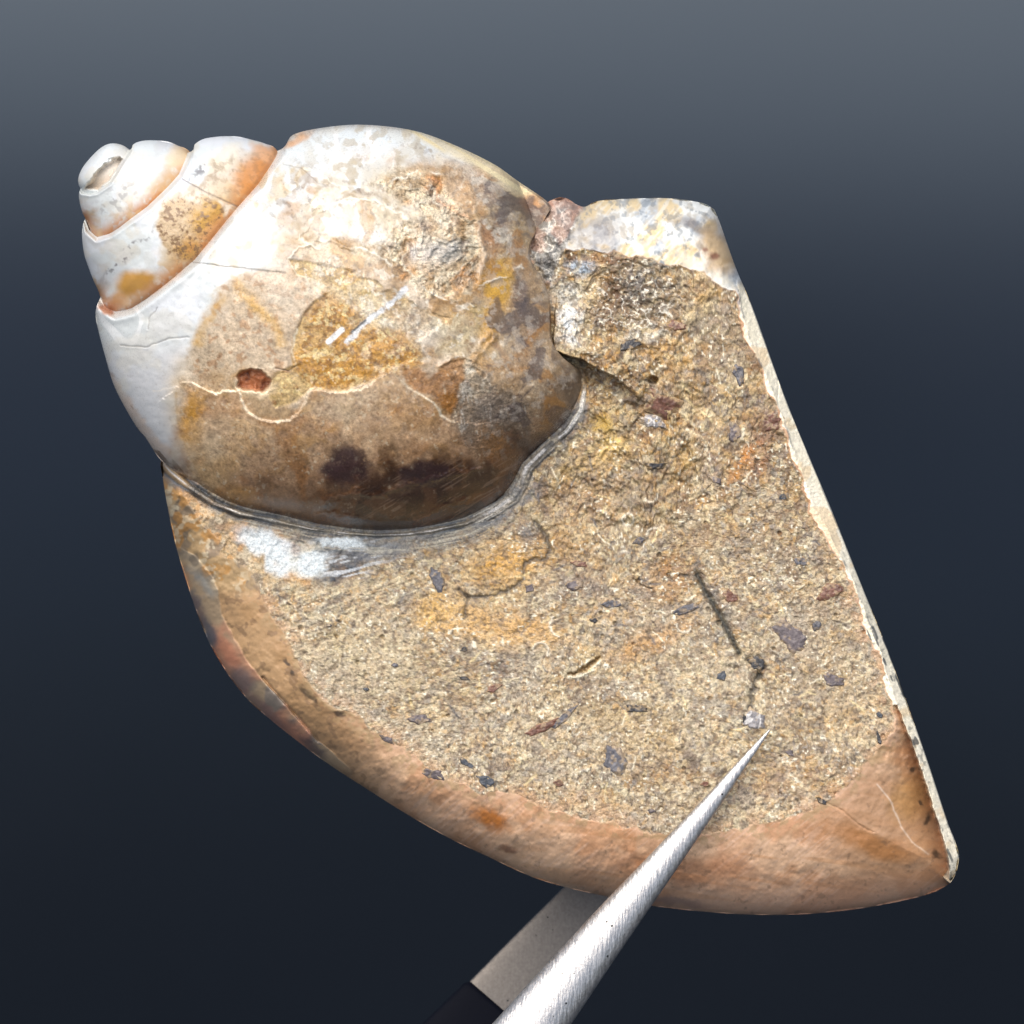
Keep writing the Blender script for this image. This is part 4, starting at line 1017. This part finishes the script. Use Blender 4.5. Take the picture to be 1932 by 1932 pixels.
    C = mix(C, srgb(66, 78, 90), np.exp(-((off) / 2.2) ** 2) * sstep(.55, .7, vn(u, v, 24, 1)) * (v > 540) * .6)
    # ---------- laminated lip following the foot of the body whorl
    LIPL = [(1104, 729), (1096, 776), (1071, 812), (1028, 848), (993, 882), (982, 912), (968, 938), (934, 961), (880, 988), (816, 1001), (767, 1008), (710, 1010), (652, 1006), (586, 998), (520, 983), (454, 969), (404, 950), (355, 917), (322, 890), (304, 870)]
    dl, sl = polyline(u, v, LIPL, 80)
    wl = np.interp(sl, [0, 60, 150, 260, 360, 600, 800, 1000, 1200], [5, 6, 14, 17, 6, 4, 6, 8, 7]) * (.6 + .8 * vn(sl, sl * 0, 40, 5))
    body_in = inside(u, v, [(525, 284)] + BODY_RIGHT + SUT1[:-1])
    q = dl / wl
    lipm = (1 - sstep(.8, 1.1, q + (n_g - .5) * .9)) * (v > 700) * (.35 + .65 * sstep(.35, .5, vn(sl, sl * 0, 28, 0)))
    st1 = vn(sl, dl * 9, 18, 1, 5, 0.0); st2 = vn(sl, dl * 4, 14, 3, 6, 0.0)
    Lc = np.tile(srgb(156, 148, 134), (len(u), 1)).astype(np.float64)
    Lc = mix(Lc, srgb(220, 216, 204), sstep(.5, .7, st1))
    Lc = mix(Lc, srgb(62, 66, 70), sstep(.52, .68, st2) * .85)
    Lc = mix(Lc, srgb(206, 170, 118), sstep(700, 900, sl) * sstep(.4, .6, vn(sl, sl * 0, 40, 2)) * .5)
    Lc = mix(Lc, srgb(226, 222, 216), (1 - sstep(.1, .28, q)) * sstep(.3, .5, vn(sl, sl * 0, 30, 4)) * .8)
    C = C * (1 - lipm[:, None] * .92) + Lc * (lipm[:, None] * .92)
    h += (0.0 + 0.07 * vn(sl, sl * 0, 60, 2)) * (1 - sstep(.15, 1.0, q)) * (v > 700) + lipm * ((st1 - .5) * .025)
    
    fib = vn(sl, dl * 6, 15, 2, 6, 0.0); fib2 = vn(sl, dl * 5, 12, 4, 5, 0.0)
    skw = np.interp(sl, [0, 120, 260, 330, 460, 620, 800, 1200], [4, 10, 18, 46, 50, 56, 20, 26])
    skm = (1 - sstep(.35, 1, dl / skw + (n_g - .5) * .8)) * (1 - lipm) * (v > 740)
    C = mix(C, srgb(120, 122, 120), skm * .6); C = mix(C, srgb(56, 66, 74), skm * sstep(.5, .7, fib) * .6 * sstep(.35, .55, fbm(u, v, 24, 4, 3))); C = mix(C, srgb(206, 198, 176), skm * sstep(.58, .72, fib2) * .55)
    for (x, y, a, b_, an) in ((505, 1028, 60, 22, 18), (528, 1062, 26, 26, 30), (640, 1024, 54, 8, 2), (585, 1060, 34, 26, 0)):
        C = mix(C, srgb(220, 228, 228), blob(wu2, wv2, x, y, a, b_, an, .4) * (.25 + .9 * sstep(.35, .6, n_mid)) * (.6 + .5 * n_g))
    gap = np.exp(-((dl - wl * 1.15) / 2.6) ** 2) * sstep(640, 760, sl) * (v > 740)
    C = mix(C, srgb(48, 42, 38), gap * .8); h -= .035 * gap
    sk = (1 - sstep(1, 3.2, q)) * (1 - lipm) * (v > 740) * sstep(.42, .6, fbm(u, v, 30, 5, 3))
    C = mix(C, srgb(112, 116, 120), sk * .7)
    h = np.where(rr > 0.999999, np.minimum(h, h), h)
    feel = np.zeros((len(u), 3))
    feel[:, 0] = np.clip(0.52 * fmask + (1 - fmask) * 0.36, .1, .9)
    feel[:, 1] = np.clip(0.55 * fmask + (1 - fmask) * 0.10 + .4 * cr + .15 * rb + .2 * lipm, 0, 1)
    C = np.clip(C, 0.008, 0.9)
    back = [(0.995, -0.6), (0.96, -1.1), (0.88, -1.45), (0.7, -1.7), (0.4, -1.85), (0.02, -1.9)]
    lipz = (q < 1.0) & (v > 700) & (sl > 5)
    zones = [('stone_face', (fmask > .5), 'flat sawn face of sandy stone crowded with shell crumbs'),
             ('polished_bevel', (fmask <= .5), 'smooth pinkish tan rounded margin'),
             ('cut_edge', rb > .5, 'narrow cream edge with inky flecks'),
             ('top_lobe', (lobe > .5) & (cr < .5), 'blue grey and cream banded lobe'),
             ('outer_shell_layer', (outer > .5) & (fmask <= .5), 'orange and slate mottled outer layer'),
             ('shell_lip', lipz, 'laminated grey and white lip'),
             ('crust', cr > .5, 'crumbly grey and rust crust')]
    # rim and back belong to the bevel
    zones[0], zones[1] = zones[1], zones[0]
    zones[0] = ('polished_bevel', None, zones[0][2])
    objs = split_parts(N, u, v, h, C, feel, zones, back, fossil, FOSSIL)
    # keep a sampler for clasts
    return objs
BL = build_block()

# clasts: dark and coloured grains set in the sawn face
CLASTS = [
    (826, 1093, 16, 30, -20, 'g'), (1160, 1434, 24, 38, -25, 'g'), (1197, 1336, 32, 10, 5, 'd'), (1020, 1374, 46, 9, -22, 'r'), (1066, 1352, 34, 9, -42, 'g'), (932, 1298, 20, 8, -25, 'r'),
    (1084, 1104, 22, 14, 0, 'p'), (1154, 1139, 22, 10, 5, 'g'), (1296, 1149, 32, 10, -20, 'g'), (1362, 1275, 12, 12, 0, 'b'), (1091, 1063, 22, 7, 10, 'r'), (1496, 1202, 50, 26, 38, 'p'),
    (1569, 1116, 32, 19, -15, 'r'), (1377, 1126, 18, 15, 20, 'r'), (1572, 1284, 26, 15, 10, 'p'), (1429, 1252, 17, 18, 0, 'd'), (1423, 1360, 26, 24, 10, 'w'), (1249, 762, 38, 26, 35, 'r'),
    (1234, 796, 28, 15, 15, 'w'), (1395, 706, 12, 26, -15, 'g'), (1276, 614, 24, 11, 10, 'r'), (1236, 878, 26, 9, 5, 'd'), (1456, 796, 22, 22, 30, 'r'), (1386, 818, 14, 24, 10, 'p'),
    (816, 1462, 28, 13, 22, 'p'), (880, 1440, 24, 8, 35, 'b'), (917, 1474, 20, 14, 20, 'b'), (793, 1357, 28, 12, 0, 'p'), (1054, 1478, 11, 9, 0, 'r'), (876, 1225, 9, 6, 0, 'd'),
    (878, 1280, 15, 5, 15, 'd'), (1552, 1512, 18, 6, 25, 'd'), (1658, 1394, 6, 17, -15, 'd'), (1540, 1180, 10, 16, 30, 'g'), (1405, 1357, 5, 12, 0, 'd'), (1478, 938, 10, 8, 0, 'b'),
    (1350, 905, 16, 8, 30, 'p'), (1120, 1170, 12, 6, 0, 'd'), (1510, 1060, 18, 12, 0, 'g'), (730, 1395, 22, 8, 28, 'p'), (1000, 1110, 14, 10, 0, 'p'), (1190, 650, 26, 12, -20, 'd'),
    (690, 1300, 9, 6, 0, 'b'), (620, 1180, 8, 5, 10, 'b'), (1230, 1530, 10, 6, 0, 'p'), (1660, 1350, 9, 6, 40, 'b'), (1205, 1020, 14, 8, -30, 'g'), (745, 1255, 9, 6, 0, 'g'), (1330, 1480, 10, 7, 0, 'r'), (1490, 1420, 12, 8, 20, 'p')]
CC = {'g': srgb(104, 102, 106), 'd': srgb(70, 68, 68), 'r': srgb(124, 86, 70), 'p': srgb(112, 102, 102), 'b': srgb(82, 86, 92), 'w': srgb(150, 146, 146)}
CL = {'g': 'grey grain', 'd': 'charcoal grain', 'r': 'reddish brown grain', 'p': 'purplish grey grain', 'b': 'blue black grain', 'w': 'glassy grey grain'}

def build_clasts():
    from mathutils.bvhtree import BVHTree
    stone = BL['stone_face']; bev = BL['polished_bevel']
    trees = []
    for ob in (stone, bev):
        me = ob.data
        co = np.empty(len(me.vertices) * 3, np.float32); me.vertices.foreach_get('co', co)
        trees.append(co.reshape(-1, 3))
    allc = np.vstack(trees)
    # bin the surface heights on a fine grid to seat the grains
    G = np.full((700, 700), np.nan)
    k = (1 - allc[:, 2] / DIST) / PPU
    uu = allc[:, 0] / k + U0; vv = U0 - allc[:, 1] / k
    gi = np.clip((vv / 3).astype(int), 0, 699); gj = np.clip((uu / 3).astype(int), 0, 699)
    good = allc[:, 2] > -0.4
    G[gi[good], gj[good]] = allc[:, 2][good]
    for (x, y, a, b_, an, kind) in CLASTS:
        a *= 1.2; b_ *= 1.2
        n = 44 if max(a, b_) > 20 else 26
        r0 = np.random.RandomState(int(x * 7 + y))
        g = np.linspace(-1, 1, n); A, B = np.meshgrid(g, g); A = A.ravel(); B = B.ravel()
        r = np.maximum(abs(A), abs(B)); rad = np.hypot(A, B) + 1e-9
        A2 = A / rad * r; B2 = B / rad * r
        th = np.arctan2(B2, A2)
        ph = r0.rand(6) * 6.28
        # angular, broken outline
        ncor = r0.randint(4, 7); corners = np.sort(r0.rand(ncor) * .6 + np.arange(ncor)) / ncor * 2 * np.pi
        cr_ = 0.85 + 0.35 * r0.rand(ncor)
        th2 = (th + 2 * np.pi) % (2 * np.pi)
        px_ = np.cos(corners) * cr_; py_ = np.sin(corners) * cr_
        Rr = np.full(th.shape, 9.0)
        for i in range(ncor):
            x1, y1 = px_[i], py_[i]; x2, y2 = px_[(i + 1) % ncor], py_[(i + 1) % ncor]
            nx, ny = y2 - y1, x1 - x2; dd = nx * x1 + ny * y1
            den = nx * np.cos(th) + ny * np.sin(th)
            Rr = np.where((den > 1e-6), np.minimum(Rr, dd / np.maximum(den, 1e-6)), Rr)
        Rr = np.clip(Rr, 0.45, 1.25)
        Rr *= 1 + 0.05 * np.sin(5 * th + ph[0]) + 0.03 * np.sin(9 * th + ph[1])
        lx = A2 * Rr * a; ly = B2 * Rr * b_
        ca, sa = math.cos(math.radians(an)), math.sin(math.radians(an))
        u = x + lx * ca - ly * sa; v = y + lx * sa + ly * ca
        gi = np.clip((v / 3).astype(int), 0, 699); gj = np.clip((u / 3).astype(int), 0, 699)
        base = G[gi, gj]; med = np.nanmedian(base); base = np.where(np.isnan(base), med, base)
        # smooth plane fit under the grain
        M = np.stack([u - x, v - y, np.ones_like(u)], 1); sol, *_ = np.linalg.lstsq(M, base, rcond=None)
        pl = M @ sol
        e = sstep(1.0, 0.55, r)
        nz = fbm(u, v, 8, 1, 3) - .5
        off_ = np.clip(np.percentile(base - pl, 80), 0, .12); h = pl + off_ - 0.03 + 0.040 * e + nz * 0.02 + 0.012 * (fbm(u, v, 20, 4, 2) - .5)
        col = np.tile(CC[kind], (len(u), 1)).astype(float)
        col = mix(col, srgb(176, 152, 118), sstep(.56, .68, fbm(u, v, 8, 2, 2)) * .6)
        col = mix(col, CC[kind] * .6, sstep(.52, .66, fbm(u, v, 10, 5, 2)) * .7)
        if kind == 'w':
            col = mix(col, srgb(226, 222, 216), sstep(.62, .8, ridge(u, v, 14, 1)) * .8)
            col = mix(col, srgb(70, 66, 62), sstep(.7, .95, r) * .7)
        col = mix(col, srgb(184, 158, 118), sstep(.6, 1.0, r + (fbm(u, v, 7, 0, 2) - .5) * .8) * .75)
        feel = np.zeros((len(u), 3)); feel[:, 0] = .42; feel[:, 1] = .45
        idx = np.arange(n * n).reshape(n, n)
        q = np.stack([idx[:-1, :-1], idx[:-1, 1:], idx[1:, 1:], idx[1:, :-1]], -1).reshape(-1, 4)[:, ::-1]
        co = to_xyz(u, v, h)
        # closed underside
        lp = rim_loop(n); L = len(lp); m0 = len(co)
        low = co[lp].copy(); cc = low.mean(0); low = cc + (low - cc) * .7; low[:, 2] = co[lp][:, 2] - .07
        co2 = np.vstack([co, low, cc[None] + np.array([[0, 0, -.09]])])
        nx_ = m0 + np.arange(L)
        q2 = np.stack([lp, np.roll(lp, -1), np.roll(nx_, -1), nx_], -1)
        cap = np.stack([nx_[0::2][:L // 2], nx_[1::2][:L // 2], np.roll(nx_[0::2], -1)[:L // 2], np.full(L // 2, m0 + L)], -1)
        a0 = co[q[len(q) // 2]]
        if np.cross(a0[1] - a0[0], a0[2] - a0[1])[2] < 0: q = q[:, ::-1]
        colx = np.vstack([col, col[lp], col[:1]]); fx = np.vstack([feel, feel[lp], feel[:1]])
        me = make_mesh('mineral_grain', co2, np.vstack([q, q2, cap]), colx, fx)
        par = stone
        link('mineral_grain', me, FOSSIL, par, None)
build_clasts()

# ------------------------------------------------------------------ tweezers
def metal_material(name='satin_steel', gain=1.0, rough=.31, bump=.5, warm=1.0):
    mat = bpy.data.materials.new(name)
    t, b = nt(mat)
    tc = t.nodes.new('ShaderNodeTexCoord'); mp = t.nodes.new('ShaderNodeMapping')
    t.links.new(tc.outputs['Object'], mp.inputs[0]); mp.inputs['Rotation'].default_value = (0, 0, math.radians(-52)); mp.inputs['Scale'].default_value = (30, 5, 12)
    def noise(scale, detail, vec=None):
        n = t.nodes.new('ShaderNodeTexNoise'); n.inputs['Scale'].default_value = scale; n.inputs['Detail'].default_value = detail
        t.links.new(vec or tc.outputs['Object'], n.inputs['Vector']); return n.outputs['Fac']
    nb = noise(1.6, 4, mp.outputs[0]); nf = noise(38, 3); nl = noise(2.5, 3)
    cr = t.nodes.new('ShaderNodeValToRGB')
    cr.color_ramp.elements[0].position = .25; cr.color_ramp.elements[0].color = (.36 * gain, .345 * gain * warm, .33 * gain * warm ** 2, 1)
    cr.color_ramp.elements[1].position = .7; cr.color_ramp.elements[1].color = (.70 * gain, .68 * gain * warm, .65 * gain * warm ** 2, 1)
    t.links.new(math_node(t, 'ADD', math_node(t, 'MULTIPLY', nb, .5), math_node(t, 'MULTIPLY', nf, .5)), cr.inputs[0])
    vo = t.nodes.new('ShaderNodeTexVoronoi'); vo.inputs['Scale'].default_value = 11; t.links.new(tc.outputs['Object'], vo.inputs['Vector'])
    pit = math_node(t, 'MULTIPLY', math_node(t, 'LESS_THAN', vo.outputs['Distance'], .11), math_node(t, 'GREATER_THAN', nl, .54))
    mx = t.nodes.new('ShaderNodeMix'); mx.data_type = 'RGBA'
    t.links.new(pit, mx.inputs[0]); t.links.new(cr.outputs[0], mx.inputs[6]); mx.inputs[7].default_value = (.04, .04, .04, 1)
    t.links.new(mx.outputs[2], b.inputs['Base Color'])
    b.inputs['Metallic'].default_value = 0.92
    t.links.new(math_node(t, 'ADD', math_node(t, 'MULTIPLY', nb, .3), rough), b.inputs['Roughness'])
    bp = t.nodes.new('ShaderNodeBump'); bp.inputs['Strength'].default_value = bump; bp.inputs['Distance'].default_value = .012
    t.links.new(math_node(t, 'SUBTRACT', math_node(t, 'ADD', math_node(t, 'MULTIPLY', nb, 1.4), math_node(t, 'MULTIPLY', nf, .35)), math_node(t, 'MULTIPLY', pit, 1.5)), bp.inputs['Height'])
    t.links.new(bp.outputs[0], b.inputs['Normal'])
    return mat
STEEL = metal_material()
DULL = metal_material('dull_steel', .36, .42, .05, .93)
def sleeve_material():
    mat = bpy.data.materials.new('black_coating')
    t, b = nt(mat)
    b.inputs['Base Color'].default_value = (.002, .0028, .007, 1); b.inputs['Roughness'].default_value = .7; b.inputs['Specular IOR Level'].default_value = .1
    tc = t.nodes.new('ShaderNodeTexCoord'); n = t.nodes.new('ShaderNodeTexNoise'); n.inputs['Scale'].default_value = 30; n.inputs['Detail'].default_value = 3
    t.links.new(tc.outputs['Object'], n.inputs['Vector'])
    bp = t.nodes.new('ShaderNodeBump'); bp.inputs['Strength'].default_value = .2; bp.inputs['Distance'].default_value = .01
    t.links.new(n.outputs['Fac'], bp.inputs['Height']); t.links.new(bp.outputs[0], b.inputs['Normal'])
    return mat
SLEEVE = sleeve_material()

def px(u, v, h):
    k = (1 - h / DIST) / PPU
    return np.array([(u - U0) * k, (U0 - v) * k, h])

def loft(stations, prof, nseg):
    """stations: (pos, half width, thickness up, side vector, up vector)"""
    rings = []
    for (p, w, tk, side, up) in stations:
        rings.append(np.array([p + side * (x * w) + up * (y * tk) for x, y in prof]))
    co = np.vstack(rings); m = len(prof); n = len(rings)
    idx = np.arange(n * m).reshape(n, m)
    q = np.stack([idx[:-1], np.roll(idx, -1, 1)[:-1], np.roll(idx, -1, 1)[1:], idx[1:]], -1).reshape(-1, 4)
    # end caps as quads fan onto a centre
    c0 = len(co); co = np.vstack([co, rings[0].mean(0)[None], rings[-1].mean(0)[None]])
    caps = []
    for base, cen, flip in ((idx[0], c0, True), (idx[-1], c0 + 1, False)):
        for i in range(0, m, 2):
            qd = [base[i], base[(i + 1) % m], base[(i + 2) % m], cen]
            caps.append(qd[::-1] if flip else qd)
    return co, np.vstack([q, np.array(caps)])

tw = thing('tweezers', 'silver pointed metal tweezers with a black coated arm, gripping the fossil', 'tweezers')

def dense(path, n):
    P = np.array(path, float); t = np.linspace(0, len(P) - 1, n)
    i = np.clip(t.astype(int), 0, len(P) - 2); f = (t - i)[:, None]
    p0 = P[np.clip(i - 1, 0, None)]; p1 = P[i]; p2 = P[i + 1]; p3 = P[np.clip(i + 2, None, len(P) - 1)]
    return 0.5 * ((2 * p1) + (-p0 + p2) * f + (2 * p0 - 5 * p1 + 4 * p2 - p3) * f ** 2 + (-p0 + 3 * p1 - 3 * p2 + p3) * f ** 3)

# D-shaped section: rounded outside, flat inside
def dprof(n=28, flat=.35):
    out = []
    for i in range(n):
        a = 2 * math.pi * i / n
        x, y = math.cos(a), math.sin(a)
        if y < 0: y *= flat; x = math.copysign(abs(x) ** .6, x)
        out.append((x, y))
    return out
# front arm: centre line (u, v, h), half width
arm_f = dense([(1452, 1377, .80, .010), (1420, 1417, .84, .034), (1391, 1453, .88, .052), (1348, 1508, .93, .080), (1257, 1620, 1.02, .140), (1143, 1760, 1.16, .212), (1007, 1932, 1.32, .293), (845, 2135, 1.5, .36),
               (600, 2450, 1.62, .46), (200, 2950, 1.45, .52), (-300, 3570, .9, .50), (-560, 3890, .25, .42)], 140)
arm_b = dense([(1390, 1350, -2.02, .05), (1300, 1470, -1.98, .16), (1190, 1610, -1.92, .24), (1010, 1805, -1.80, .30), (925, 1903, -1.73, .345), (800, 2050, -1.62, .42), (600, 2300, -1.5, .50), (200, 2800, -1.2, .55), (-300, 3450, -.6, .50), (-560, 3890, -.02, .42)], 130)

def arm_stations(A, outward):
    P = np.array([px(a[0], a[1], a[2]) for a in A]); T = np.gradient(P, axis=0); T /= np.linalg.norm(T, axis=1)[:, None]
    st = []
    for p, t, a in zip(P, T, A):
        up = np.array([0, 0, outward], float); up = up - t * np.dot(up, t); up /= np.linalg.norm(up)
        side = np.cross(up, t); side /= np.linalg.norm(side)
        st.append((p, a[3], max(.012, a[3] * (.62 if outward > 0 else .30)), side, up))
    return st
SF = arm_stations(arm_f, 1)
co, q = loft(SF, dprof(), 0)
link('arm', make_mesh('arm', co, q), STEEL, tw, 'tapered bright arm lying across the stone face')
SB = arm_stations(arm_b, -1)
kk = 48
ks = next(i for i, a in enumerate(arm_b) if a[1] > 1888)
co, q = loft(SB, dprof(), 0)
ab = link('arm', make_mesh('arm', co, q), DULL, tw, 'flat dull arm behind the stone with a black coating lower down')
# black sleeve over the rear arm from ks on
S2 = [(p, w * 1.05 + .012, tk * 1.1 + .02, s, u_) for (p, w, tk, s, u_) in SB[ks:-12]]
S2[0] = (S2[0][0], SB[ks][1] * .99, SB[ks][2] * .9, S2[0][3], S2[0][4])
co, q = loft(S2, dprof(28, .5), 0)
link('black_coating', make_mesh('black_coating', co, q), SLEEVE, ab, None)
# the joined heel far out of the picture
pe = (SF[-1][0] + SB[-1][0]) / 2
tdir = SF[-1][0] - SF[-6][0]; tdir /= np.linalg.norm(tdir)
H = []
for i in range(14):
    f = i / 13
    H.append((pe - tdir * .5 + tdir * f * 1.6, .43 * (1 - .25 * f ** 3), .22 * (1 - .3 * f ** 3), SF[-1][3], np.array([0, 0, 1.0])))
ell = [(math.cos(2 * math.pi * i / 24), math.sin(2 * math.pi * i / 24)) for i in range(24)]
co, q = loft(H, ell, 0)
link('heel', make_mesh('heel', co, q), STEEL, tw, None)
